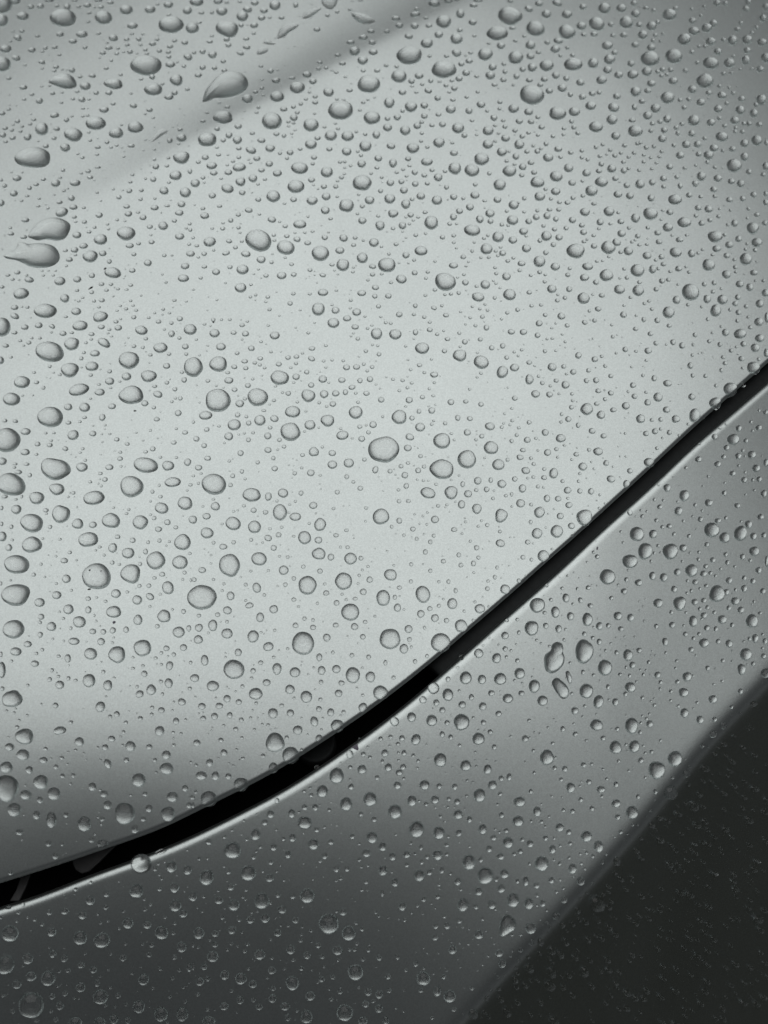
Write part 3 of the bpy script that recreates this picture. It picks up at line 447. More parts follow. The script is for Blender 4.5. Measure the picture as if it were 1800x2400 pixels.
2 1:188 8 82 56;78 75 90 74;230 88 56 46;355 65 44 34;408 155 120 120 15;160 180 66 66 25;600 105 60 64;652 55 60 54;742 20 68 64;828 125 66 72;915 75 80 74;920 143 52 48;1122 15 86 56;1110 133 102 86 8;1250 143 58 56;1315 107 60 56;1408 95 62 62;1430 42 50 34;1510 42 46 38;1485 123 50 50;1628 132 64 58;1377 182 40 36;762 220 140 100 5;985 278 100 96;1205 230 76 66;1113 305 76 66;1403 270 94 88;1512 282 62 58;1473 212 46 38;1573 202 44 42;1347 310 42 42;1463 345 48 44;1398 414 48 44;1625 398 94 128;1230 378 78 72;885 382 104 98 10;1025 418 60 54;685 450 50 42;505 280 46 44;602 266 42 34;567 165 40 36;320 398 110 86;190 435 62 60;105 340 44 36;275 262 42 36;40 520 122 128;260 478 34 30;42 425 32 30;265 588 52 46;150 643 94 78 15;378 580 38 34;362 635 34 28;600 525 78 54;1070 485 42 36;1188 507 70 50;1343 490 104 102;1480 535 82 70;1118 460 34 30;1345 582 42 40;1588 605 46 42;1605 550 36 34;1058 620 74 70;970 594 36 34;703 672 58 52 12;875 690 84 80 12;530 665 186 152 12;38 788 56 50;440 735 38 34;645 762 36 38;578 770 36 32;357 783 34 30;527 776 32 28;813 797 108 82 14;1085 777 110 100 15;957 804 36 36;1255 758 48 38;1450 727 82 74;1600 730 54 52;1563 804 40 38;1497 827 42 36;800 704 36 30;270 872 40 44;432 892 50 38 18;500 872 32 30;535 955 50 40 10;348 970 38 34;132 948 56 52;258 948 36 30;58 1024 36 28;15 1018 34 30;395 1015 36 26;850 968 40 38;790 1043 36 32;1065 933 38 34;1155 907 42 40;1275 873 38 32;1357 865 38 32;1393 952 42 38;1532 963 70 60 12;1340 1025 60 54;1583 1043 42 40;1100 1098 62 50;1205 1100 64 54;1327 1128 50 50 15;885 1062 50 52 15;98 1120 108 92;272 1102 46 56;395 1080 52 42 12;460 1118 38 36;548 1160 48 38;651 1108 36 34;698 1185 48 50;832 1163 42 40;330 1240 122 100;522 1263 46 44;655 1302 118 104 18;840 1360 130 116 8;930 1236 48 46;1025 1220 46 50;1060 1320 42 42;1390 1265 38 38;1255 1363 50 40;1128 1407 82 68;1022 1446 98 110 20;1256 1510 72 90;1452 1403 76 72 15;1553 1398 44 40;1635 1445 54 50;1568 1556 70 70 15;1487 1520 44 38;1368 1540 40 40;1310 1635 78 66 10;1430 1640 58 52;1130 1672 50 44 12;1620 1750 44 40;1625 1634 34 32;433 1468 70 54;307 1386 46 36;230 1424 32 30;160 1517 38 34;202 1580 34 32;240 1540 34 28;78 1508 34 28;332 1662 44 40;218 1688 62 58;425 1650 34 28;392 1590 28 28;578 1706 58 54;706 1700 46 38;838 1724 48 44;838 1456 32 28;805 1490 28 24;132 1606 32 28;415 1762 56 24;435 1537 30 26;348 1450 32 30;205 1485 20 18;208 1340 24 22;410 1335 28 24;188 1222 32 26;20 1490 20 18;258 1157 24 20;516 1090 26 22;658 1227 28 24;807 1280 26 22;1125 1272 30 28;1190 1253 34 30;1160 1307 26 24;1303 1393 26 22;1335 1482 30 32;1437 1566 30 28;1512 1634 26 24;1577 1462 30 26;1485 1262 28 22;1565 1185 28 26;1455 1155 34 24;1408 1160 26 24;1540 1120 28 22;1450 1065 28 22;1485 1025 26 22;873 860 30 26;763 880 30 26;828 900 32 28;895 912 32 30;745 975 34 30;705 1033 24 22;662 925 28 22;1015 988 28 26;635 628 26 22;690 603 32 28;708 530 28 22;730 493 24 22;905 455 36 28;838 457 30 26;965 400 34 30;762 400 34 34;780 325 28 24;603 326 34 28;863 290 34 28;898 265 30 30;625 375 26 22;440 488 30 28;210 505 24 20;130 502 26 20;360 248 30 28;190 285 24 20;78 204 40 34;220 165 30 28;252 135 28 22;295 107 34 28;190 107 28 24;160 232 24 18;628 165 30 24;1018 172 42 36;1073 178 32 30;1228 270 32 26;1060 55 36 32;1325 50 38 34;1210 62 34 28;945 658 26 20;968 680 30 26;1003 718 28 22;1268 610 34 30;1393 605 32 26;1172 567 38 32;960 543 36 28;1008 367 32 26;985 440 32 28;1502 777 28 24;1388 665 38 32;60 672 38 28;740 1594 28 26;1070 1580 20 22;385 1740 22 20;188 1742 28 22;445 1728 20 18;1630 1692 32 30;1105 1760 34 22;
3 1:77 62 88 74;285 58 94 88;513 115 78 84;643 77 126 110 10;208 150 62 62;387 145 60 50;50 177 52 44;65 238 60 52;393 248 72 66;810 65 62 52;1055 27 58 54;1145 37 74 66;1085 160 56 50;1157 133 46 40;1035 95 40 36;1232 100 42 38;1370 160 62 64;1563 85 52 38;1632 158 50 44;793 195 90 78;935 152 118 92;1527 202 104 104;705 243 60 48;1203 275 130 100;895 302 68 48;717 320 58 46;155 357 56 48;278 370 126 112 15;350 325 76 66 20;452 400 80 80;613 440 76 66 12;860 412 104 88 10;998 422 64 72;1323 347 70 64;1405 295 60 58;1563 325 92 82;1215 380 76 60;1302 440 56 50;1467 470 108 104 12;1548 392 42 40;20 403 110 120;738 450 52 48;100 533 94 68;72 630 80 62;172 670 52 48;262 610 120 104;530 568 124 108;662 558 66 76 12;755 513 50 40;887 553 62 52;1145 520 110 104 10;1300 602 80 74 10;1537 587 68 52;1377 540 44 38;977 582 38 32;743 658 54 48;797 648 42 36;440 630 40 38;548 670 42 36;1415 685 70 62;1502 713 64 68;1638 762 66 68;375 732 92 84;537 742 100 96 10;990 755 156 142 20;1108 687 44 42;1193 675 46 46;693 730 48 42;65 808 108 100 8;223 783 54 42;868 823 68 72;1132 815 66 74;1265 820 92 86 15;1398 800 52 52;1375 855 52 46;1587 855 70 72;1207 915 96 108 12;1403 930 50 48;800 930 104 104;190 900 56 46;655 902 36 34;410 950 60 58;585 992 40 48;702 1000 52 50;1580 1013 80 74;1650 975 44 90;1138 990 34 36;75 1017 50 42 25;160 1000 42 40;805 1045 46 38;515 1073 48 38;643 1115 50 42;318 1140 36 36;1028 1125 42 42;1292 1105 64 66 12;1418 1115 112 86;1587 1153 80 72;1447 1203 54 52;1548 1237 78 76;1645 1280 48 76;1243 1208 44 46;1150 1180 38 36;690 1197 44 42;838 1188 50 54;915 1217 52 58;1013 1208 34 34;425 1250 50 50;623 1262 64 56;20 1302 56 58;162 1335 58 52;222 1310 34 32;1430 1330 56 48;1340 1260 42 38;1287 1370 42 38;1578 1335 34 36;988 1390 54 58;1005 1300 32 32;1535 1408 118 104 8;1255 1430 36 40;108 1432 42 40;90 1520 46 46;173 1517 54 54;300 1480 44 40;252 1393 36 34;675 1500 48 54;790 1543 76 58 8;492 1560 54 52;1335 1593 122 116;1210 1563 36 36;1008 1476 36 40;1118 1480 38 38;192 1608 54 42;300 1627 52 46;505 1655 52 48;708 1663 80 82;1000 1660 62 60;1205 1713 108 100;250 1680 38 36;178 1720 48 36;618 1708 58 58;90 1760 104 92;430 1738 70 66;782 1765 66 44;606 1620 34 28;450 1615 28 30;248 1602 22 20;320 1765 50 28;578 1475 34 32;480 1402 26 22;607 1345 32 28;347 1282 28 26;518 1266 32 28;1443 1555 46 46;1270 1317 40 34;1385 1230 28 26;1470 878 42 38;1487 970 32 28;1505 1060 40 38;1393 1003 38 36;1253 1052 26 26;1178 1107 30 26;1330 907 34 36;1085 882 28 30;968 863 36 34;1183 752 40 36;1253 725 28 26;1180 433 34 28;1092 387 30 28;1055 417 34 32;690 478 36 28;712 552 30 34;815 577 38 28;950 537 28 26;880 690 28 24;630 833 34 28;590 853 32 30;470 800 34 30;415 870 30 24;145 775 32 20;115 918 30 32;308 1038 28 28;520 957 28 26;415 555 34 32;378 635 26 22;180 488 34 28;228 485 26 22;283 450 30 26;385 410 40 36;548 347 38 30;612 342 36 28;483 322 32 30;510 305 26 24;533 270 48 44;620 197 40 36;458 200 38 34;197 207 34 28;297 165 36 28;152 265 40 32;68 318 42 32;95 300 28 26;365 68 36 30;750 50 32 26;735 128 30 24;830 265 30 26;957 262 36 26;1285 260 38 34;1240 35 28 26;1335 47 30 26;1312 173 34 32;1480 115 30 26;1490 35 38 34;1478 337 32 28;1465 385 32 28;1368 475 36 28;1560 493 24 22;1380 582 30 26;1620 655 36 32;1550 657 26 24;1440 1410 32 28;780 1208 24 22;145 1155 22 22;1090 1280 22 20;
0 2:435 68 222 172 8;735 2 82 40;42 95 46 34;132 100 50 32 10;592 113 52 34;730 68 44 28;885 68 56 64 20;1540 30 60 56;1355 83 52 40;55 263 240 212;222 190 90 60;632 220 100 88 -20;803 207 62 50;908 135 28 22;690 105 34 24;1600 198 52 38;1010 258 48 38;1100 297 44 32;1502 285 50 38;325 298 50 42;430 306 52 40;565 338 54 40 15;218 368 82 56;715 338 34 30;315 387 34 26;1320 340 50 44;1258 365 44 30;1040 368 34 28;20 447 78 66;130 470 44 24;230 472 50 30;478 512 262 186 12;708 497 100 82 10;158 540 68 40;258 567 38 42 15;1038 424 50 40;945 498 72 52;737 438 32 28;1260 480 210 136 10;1453 485 104 88;1622 455 60 68 15;868 552 42 30;907 604 50 42;1138 665 200 186 10;1493 627 140 86 -5;1645 650 40 32;780 625 36 28;95 648 258 192 12;492 687 132 102 12;318 763 130 110;40 752 56 34;635 720 36 34;812 763 188 120 -10;1318 710 36 36;1387 752 40 32;137 776 36 22;187 752 28 32 15;1600 810 124 122 15;142 863 88 84;14 850 34 40;396 870 52 36;527 903 160 152 -30;1397 852 118 98 15;1113 863 32 28;1093 898 36 26;980 848 28 22;960 960 156 132 5;1213 974 132 124;1332 938 42 38;1302 908 28 24;1447 974 58 52;1650 955 40 64;275 980 200 160 12;672 987 100 92;803 996 70 56 -10;98 1013 40 40;433 1014 40 38;14 988 34 40;1370 1034 62 48;1520 1018 42 36;20 1097 78 86;276 1168 172 140;763 1123 176 126 -5;77 1193 60 62;105 1127 32 24;370 1115 26 22;1016 1100 50 40;1147 1130 52 48;1280 1146 34 34;1378 1132 38 38;1463 1142 30 26;1578 1147 144 138 8;975 1195 78 84;862 1188 38 26;1108 1240 112 94;1258 1228 42 52;1347 1304 158 160 -10;1556 1320 134 120;603 1234 40 32;555 1305 68 48;970 1322 42 38;1032 1338 32 24;1210 1335 40 36;145 1338 222 162 6;1640 1243 34 28;835 1442 250 226;1130 1418 170 168;355 1336 30 28;292 1427 40 36;574 1463 78 74;1402 1424 54 42;1595 1408 38 34;1335 1455 40 30;137 1600 250 188 -8;490 1603 84 70;1205 1524 38 36;1287 1522 44 38;1452 1540 100 118 -15;1002 1590 88 76;1100 1576 36 26;1297 1616 76 58 30;1186 1645 86 82;762 1634 50 40;343 1667 92 78;592 1726 90 88;764 1731 56 62;983 1745 132 96;1586 1745 44 44 -30;912 1657 36 28;1648 1625 60 165;513 1748 28 24;1420 1765 110 70;487 1503 30 24;617 1562 28 26;90 1475 28 20;8 1503 26 38;388 1446 24 22;485 1268 26 22;660 1302 28 20;518 1120 34 24;900 1258 28 26;1205 1273 20 18;826 1216 28 22;1437 1175 24 20;875 660 28 26;850 640 22 20;862 602 20 20;590 755 26 22;605 718 20 20;1047 490 26 24;1387 412 32 26;1525 415 30 24;1375 655 28 30;1618 698 26 22;1300 793 24 22;1300 180 28 24;1523 165 28 26;1238 267 24 18;880 212 24 18;950 210 28 20;395 203 34 24;465 202 34 22;803 140 28 14;443 268 32 22;693 372 28 20;125 500 32 24;1178 200 26 18;885 280 22 18;402 900 28 20;665 843 20 18;1580 1468 28 26;1295 1700 30 26;1490 1728 26 24;1385 1595 30 24;1648 1475 20 34;835 1625 30 22;
1 2:118 50 114 78;245 2 116 40;395 47 48 44;620 8 44 26;365 132 114 98;587 93 98 94;490 117 46 46;470 60 34 32;712 78 74 60 10;870 22 132 96;1020 133 96 86;1172 95 118 104 8;1415 25 118 114;850 192 176 156 12;128 172 48 42;12 108 28 32;318 232 76 72;38 253 56 48 12;655 228 64 60;675 156 40 36;488 262 42 42;105 311 48 46;528 200 32 30;756 262 40 38;1300 222 106 82 -8;1450 148 44 38;1565 130 64 62;1525 197 40 38;1467 253 60 52;420 376 54 52 12;657 350 62 52 12;795 320 40 36;135 421 60 44;1053 365 88 82 12;1127 324 30 28;1212 376 64 54;1490 432 40 36;703 420 40 38;955 393 40 36;568 457 38 36;322 444 32 28;1213 476 84 72;1355 462 90 80;1585 520 52 66 15;1620 340 185 225;57 502 64 50;715 510 54 48;432 535 36 42;888 550 40 40;1027 547 64 60;352 573 42 42;1337 580 42 44;1395 625 34 32;190 645 212 182 8;333 652 42 38;55 638 28 28;12 573 30 26;1455 680 50 42;516 737 158 118 5;660 752 60 74 15;787 722 90 80 12;942 722 42 46 15;1255 714 44 40;203 836 80 74;448 831 34 28;533 870 52 46;635 887 48 42;760 888 122 142;893 926 100 72;1048 828 72 62;1223 855 34 30;1505 850 36 32;126 922 72 58;20 950 50 70;356 985 134 116 18;540 1014 112 110 18;1107 994 104 112 12;1615 925 110 136;130 1066 112 96;658 1110 66 56 18;748 1082 50 46;973 1107 112 116 -10;1093 1128 66 60;1245 1086 48 38;1335 1043 40 30;512 1126 36 34;360 1147 42 38;186 1150 34 34;270 1185 70 50;706 1195 54 50;580 1290 134 116 12;1096 1246 118 104 12;1200 1275 58 62 12;1370 1288 108 104;1460 1285 42 42;325 1345 182 196 -12;88 1387 68 52;792 1388 84 84 12;827 1274 34 30;756 1268 28 26;962 1358 38 38;1106 1396 50 46;880 1460 40 40;998 1518 162 158 10;1310 1483 148 150 25;1536 1470 56 56;18 1470 44 40;105 1622 216 214 10;560 1540 72 92 -15;465 1513 36 34;806 1513 40 40;334 1610 68 78;1160 1585 54 46;1480 1575 62 56;1640 1628 96 140;880 1642 44 38;496 1692 72 52 -10;706 1725 76 74 -20;306 1735 78 70 15;1250 1670 50 50 20;1368 1750 156 150;1410 1634 44 34;1332 1642 30 26;1084 1674 28 30;626 1602 32 30;262 1566 28 26;585 1768 60 30;220 1765 44 26;464 1650 28 26;920 1702 28 26;1298 1596 28 26;1146 1507 28 26;1445 1433 30 30;1522 1355 30 28;1472 1386 28 24;1436 1504 26 24;1345 1190 38 34;1283 1188 24 26;508 1396 30 26;185 1467 32 26;276 1506 30 26;660 1390 28 24;422 1447 22 20;740 1524 24 18;164 1328 24 20;164 1258 24 20;610 1150 26 20;558 1160 20 18;673 1030 32 26;775 1017 32 30;878 1095 30 24;1014 983 28 28;260 988 28 22;360 880 30 22;395 870 22 20;185 775 34 22;94 836 26 24;734 790 30 26;893 793 28 26;845 822 26 22;838 892 24 22;1500 965 26 22;1072 895 22 22;1108 568 30 24;948 503 30 26;460 600 28 24;740 345 28 24;405 215 24 20;452 205 26 24;280 288 24 22;233 143 32 24;1285 165 30 24;1385 248 28 20;1506 135 26 24;973 188 26 24;1096 155 24 22;80 552 30 20;985 14 28 24;1648 60 28 28;
2 2:132 65 130 124 12;242 73 48 44;302 15 42 44;412 15 60 44;312 152 86 78 12;528 118 38 38;412 127 32 30;637 72 46 54;742 78 52 42 15;915 145 86 70 10;720 198 62 56;845 230 46 42;223 237 76 60 18;205 332 68 58;500 270 148 136 10;925 330 124 116 12;1238 262 60 54;1147 220 36 36;1102 271 36 40;1254 110 42 40;1393 198 62 60 15;1527 248 86 74;1592 83 54 50 12;1490 342 42 36;1413 371 62 60;1200 350 50 38;1175 413 62 48 10;1108 95 34 32;1313 248 32 28;1165 158 34 26;40 345 175 235;316 402 42 36;716 430 160 160 12;500 515 208 170 8;988 476 108 98;1068 434 36 38;1293 470 36 36;1270 420 34 36;1225 527 76 62 12;1465 551 78 94 12;1384 514 36 34;1383 588 52 42;1543 618 38 34;1130 600 48 48;1018 642 78 72 10;922 610 38 48;810 615 66 68;680 645 42 52;887 690 50 50;797 696 38 36;1196 682 66 74;726 728 70 64;380 720 132 94 18;580 717 114 116;1053 744 36 30;1103 733 32 38;942 768 34 32;295 526 52 50;346 492 38 36;180 567 58 58;52 532 44 40;147 489 42 40;207 462 36 32;192 660 46 52 15;125 694 32 28;1586 697 66 60;1504 770 56 50;1598 825 62 54;1408 768 56 66;1343 888 92 100 20;1180 810 78 74;1272 820 36 34;670 820 64 74;802 857 82 90 -10;1012 917 108 122 25;1523 920 62 58;1268 972 36 40;1620 1005 62 56 12;1322 1070 92 94 12;1493 1053 108 112 20;1242 1145 48 44;129 792 40 38;211 791 40 36;468 832 36 34;440 950 70 66;132 960 50 54;15 925 62 128;66 1012 32 34;250 1032 50 44;606 1037 54 42;892 998 38 38;815 1008 30 28;1002 1054 36 32;1005 1155 82 66 15;173 1086 30 32;430 1090 36 36;282 1117 34 36;400 1144 40 42;800 1194 46 46;357 1230 42 48;646 1256 40 44;513 1310 44 40;235 1337 36 38;664 1344 42 42;816 1280 36 38;773 1330 44 50;1200 1276 44 40;1273 1297 32 36;1377 1265 100 104;977 1365 32 34;400 1393 36 38;56 1428 110 102 15;232 1485 36 36;557 1487 36 42;133 1538 46 36;958 1448 36 42;474 1487 30 30;900 1482 34 28;893 1548 42 42;620 1565 38 46;1046 1552 84 84;1165 1478 38 38;1408 1520 28 34;336 1597 126 150 -15;20 1630 66 130;94 1621 40 44;590 1677 88 98;116 1712 64 72;396 1720 46 44;474 1695 36 36;828 1720 92 82;318 1755 66 48;786 1662 28 28;692 1742 26 30;512 1637 24 22;1325 1690 134 130;1572 1628 62 80 -5;1442 1644 34 38;1480 1745 74 92;1540 1545 36 32;1632 1680 28 28;1388 1755 40 34;1610 1765 60 34;1586 1436 26 24;1330 665 36 34;1290 583 34 32;1378 672 26 22;1242 592 28 24;950 700 22 24;450 646 32 28;340 613 30 26;288 605 24 22;100 563 24 18;382 616 22 18;648 570 22 22;582 607 28 18;607 262 28 24;582 207 32 24;795 260 32 30;1017 153 34 30;1033 120 24 24;1088 132 26 26;430 97 26 24;1530 108 32 30;1535 40 34 32;1043 36 26 24;1560 308 34 24;1500 412 28 26;1330 353 24 24;1498 410 20 18;870 417 24 22;557 410 18 16;375 890 24 24;266 905 26 20;336 920 24 24;310 987 22 20;370 992 26 26;543 823 28 26;530 845 18 16;617 797 24 20;705 970 28 26;698 938 22 18;843 960 26 24;1105 838 24 22;745 1137 28 28;675 1072 28 22;345 1076 22 20;85 1345 26 22;338 1335 22 18;27 1222 24 20;776 1408 26 22;718 1448 18 16;172 1728 24 22;136 1612 20 20;1398 1020 22 22;1468 860 20 20;1420 900 20 18;1588 767 30 24;1622 432 28 26;1650 385 26 40;1452 1205 26 22;1090 1105 20 18;1288 1156 22 18;905 1703 26 26;1625 1088 26 22;
3 2:95 10 104 76 10;215 46 74 74;322 5 56 40;138 185 60 50 10;238 228 54 46;18 135 40 48;112 348 36 36;190 362 84 70;10 388 34 38;58 493 78 70 15;260 462 52 52;33 553 32 28;22 620 30 32;302 600 76 62 12;32 704 46 46;130 707 54 58;465 530 50 48;435 642 60 68;632 457 96 78 8;535 585 24 36;558 80 80 78 12;655 90 38 34;732 86 44 40;862 82 74 66;782 10 60 40;1025 50 96 122 15;1098 68 30 36;605 207 54 48;682 188 54 54;806 198 46 46;730 168 28 30;700 334 34 34;72 932 136 142;1405 163 54 58;1578 157 56 52;1638 25 44 44;1580 10 26 32;1244 160 30 28;1510 108 30 32;1198 235 54 54;1358 258 106 98;1300 330 54 48;1467 270 44 42;1275 408 46 42;1402 402 56 58;1518 390 74 70;1440 354 34 32;1057 430 60 52;1223 472 60 54;1557 507 72 64;1353 552 54 48;1640 460 42 70;1452 608 52 52;1527 608 34 34;1582 602 48 52;1280 722 42 50;1622 727 54 64;787 676 66 68;935 743 88 100 10;1147 805 72 62;885 877 70 80 25;1393 830 54 44 15;1030 825 38 40;724 840 50 42;876 798 24 26;677 778 32 32;715 650 26 26;755 785 30 28;466 890 48 52;572 922 38 38;695 956 42 36;746 1015 38 38;806 1007 52 44;928 963 30 26;1075 948 48 48;1225 960 56 46;1295 937 34 38;1595 927 60 50;1490 993 66 72;1533 1095 58 68;1622 1088 46 56;526 1075 128 124;665 1075 72 78 20;846 1076 36 38;977 1093 38 42;1172 1040 132 130 20;1283 1107 92 94;1420 1070 114 132 15;1130 1167 42 44;598 1223 126 146 18;815 1225 132 140 25;925 1196 66 66;710 1176 34 34;676 1240 28 30;648 1312 28 34;466 1310 134 120 18;183 1270 42 40;150 1232 30 30;272 1445 140 130 18;435 1470 40 46;541 1495 68 60;660 1438 60 76;758 1450 72 76;875 1405 62 64;998 1390 108 112 12;1062 1232 32 32;1058 1295 38 36;1182 1301 50 52;1293 1252 40 42;1308 1323 40 44;1438 1272 48 54;1540 1225 90 84 18;1504 1303 36 34;1578 1388 54 58;1648 1310 34 100;1120 1355 44 42;1102 1418 62 56;1162 1412 38 38;1205 1436 30 28;1250 1377 32 30;1372 1357 30 30;1322 1477 58 60 12;1454 1456 42 46;1528 1483 48 52;1030 1490 54 48;963 1480 30 30;1125 1522 42 36;848 1552 56 60;415 1570 58 54 12;106 1538 46 42;12 1550 28 34;364 1515 26 26;1218 1592 134 148 20;1298 1577 56 56;1452 1547 54 64;1378 1557 30 32;1614 1570 52 54;996 1566 30 38;958 1586 28 28;1070 1548 26 28;1375 1655 76 70;1026 1662 60 54;1104 1648 52 44;895 1675 110 126 12;710 1672 84 82;305 1628 42 38;38 1648 42 54 -15;126 1695 60 42 25;1070 1722 36 38;1135 1710 40 40;1320 1715 42 46;1424 1732 62 58;1195 1753 38 36;823 1752 36 40;550 1737 20 22;578 1700 20 18;547 1657 20 18;600 1640 20 20;1537 1660 28 28;1105 1768 60 36;1590 1758 40 28;950 1755 28 28;1430 1645 24 22;355 1765 60 40;90 1765 40 24;1007 925 28 26;1088 875 26 26;1040 1036 22 20;386 1055 28 26;407 1150 28 26;560 870 24 24;612 880 26 24;515 923 18 18;94 1317 22 20;450 1388 22 24;918 1312 28 28;984 1238 26 24;730 1236 24 22;950 503 34 28;1068 298 22 18;1298 125 26 26;968 126 28 28;747 245 26 24;890 222 26 24;935 217 22 24;424 206 24 24;1525 183 28 26;1405 484 30 26;1460 542 28 28;1458 403 24 24;1426 968 26 26;1465 735 24 22;1540 698 28 26;1284 634 24 22;1142 577 26 24;1095 660 22 20;155 512 26 26;132 453 22 22;320 493 22 20;205 737 26 26;200 852 26 26;248 810 18 22;430 406 24 20;380 404 20 18;10 330 20 18;1605 403 20 18;1658 590 16 16;
0 3:118 128 190 160 -10;355 20 58 54;445 105 86 80;345 68 40 32 30;686 65 116 100 12;612 119 32 32;348 175 48 52;240 257 72 56;138 321 100 74;640 232 98 64;802 147 60 50;893 150 50 50;975 138 52 58 25;985 8 118 44;1192 48 78 92;1090 132 50 56;1418 30 116 82;1545 153 104 98;1632 120 44 54;1360 102 42 40;1232 290 154 144 8;1012 347 146 148;784 340 114 102 15;874 235 68 64;1438 293 54 50;1586 286 64 60;586 380 56 74;302 425 74 56;507 361 38 30;366 306 34 32;315 338 36 30;10 345 28 50;15 480 72 142;1466 443 62 80 10;1395 333 34 32;1345 377 38 30;1503 346 40 38;1248 513 56 56;1235 444 36 28;893 497 38 38;770 572 110 118;932 613 80 92;517 608 78 74 15;450 482 36 38;430 562 40 42;592 553 36 42;655 570 36 30;1458 594 72 86 -10;1307 652 86 94;1207 688 74 64 -25;1186 625 30 30;1390 580 38 36;1404 688 30 32;105 730 180 146 -10;20 642 40 40;240 612 32 28;1640 640 38 36;868 798 84 94 25;480 786 52 50;1395 828 58 56;1315 806 38 36;1312 866 36 38;1572 756 72 62 20;1010 862 54 52;952 884 38 38;1213 900 44 44;1522 923 56 62;613 933 40 38;517 1003 112 70 -12;212 1055 160 138;148 975 40 38;1088 934 36 36;686 1102 84 80;82 1147 82 70;1380 1008 82 90;1068 1016 32 36;965 1075 64 56;910 1150 56 56;1128 1140 88 94 -15;1290 1146 54 50;1437 1215 78 78 -10;1502 1130 34 34;198 1215 114 100;395 1162 40 36;376 1260 72 60;55 1322 112 100;253 1345 64 68;932 1290 60 88 -25;1092 1260 50 50;1340 1260 36 38;484 1318 42 42;534 1240 42 38;1440 1333 118 104;60 1500 210 226;352 1450 132 124;540 1397 44 42;634 1392 38 42;1198 1432 122 118 15;798 1490 72 72;612 1465 30 24;222 1560 100 84;466 1550 114 112;900 1552 70 60;930 1648 74 78;346 1603 50 60;1254 1552 42 42;1490 1578 100 90;1600 1502 54 56;1634 1650 52 54;1078 1712 178 170;1288 1678 62 64;1452 1718 122 112;123 1688 120 120 -12;316 1735 66 72;443 1758 90 100;570 1733 46 46;735 1765 100 40;1238 1762 50 36;885 1762 40 28;850 1752 28 22;58 833 28 26;123 850 28 26;136 815 22 20;235 872 26 26;165 914 28 24;357 775 24 24;72 1060 24 18;1604 910 26 26;1497 1020 30 28;1565 1030 32 26;1490 830 24 22;1503 756 24 24;918 710 22 20;985 548 28 24;972 245 28 26;876 410 20 20;1150 467 36 28;1150 372 26 26;1396 432 30 26;1451 360 22 18;548 35 32 26;457 212 24 24;550 230 24 22;830 58 26 24;815 10 20 28;983 200 24 20;1648 417 30 38;100 403 30 26;505 535 34 26;1060 1130 28 26;848 1150 26 26;655 1173 32 28;590 1190 22 20;440 1246 24 22;868 1256 26 18;743 1256 24 20;585 1293 22 20;868 1516 28 24;1130 1562 28 28;222 1478 24 24;1350 1365 28 24;1390 1425 20 18;208 1730 24 24;1042 1055 24 20;725 1200 24 20;1650 1580 20 36;1650 1278 22 28;1500 1070 22 18;1655 555 24 60;
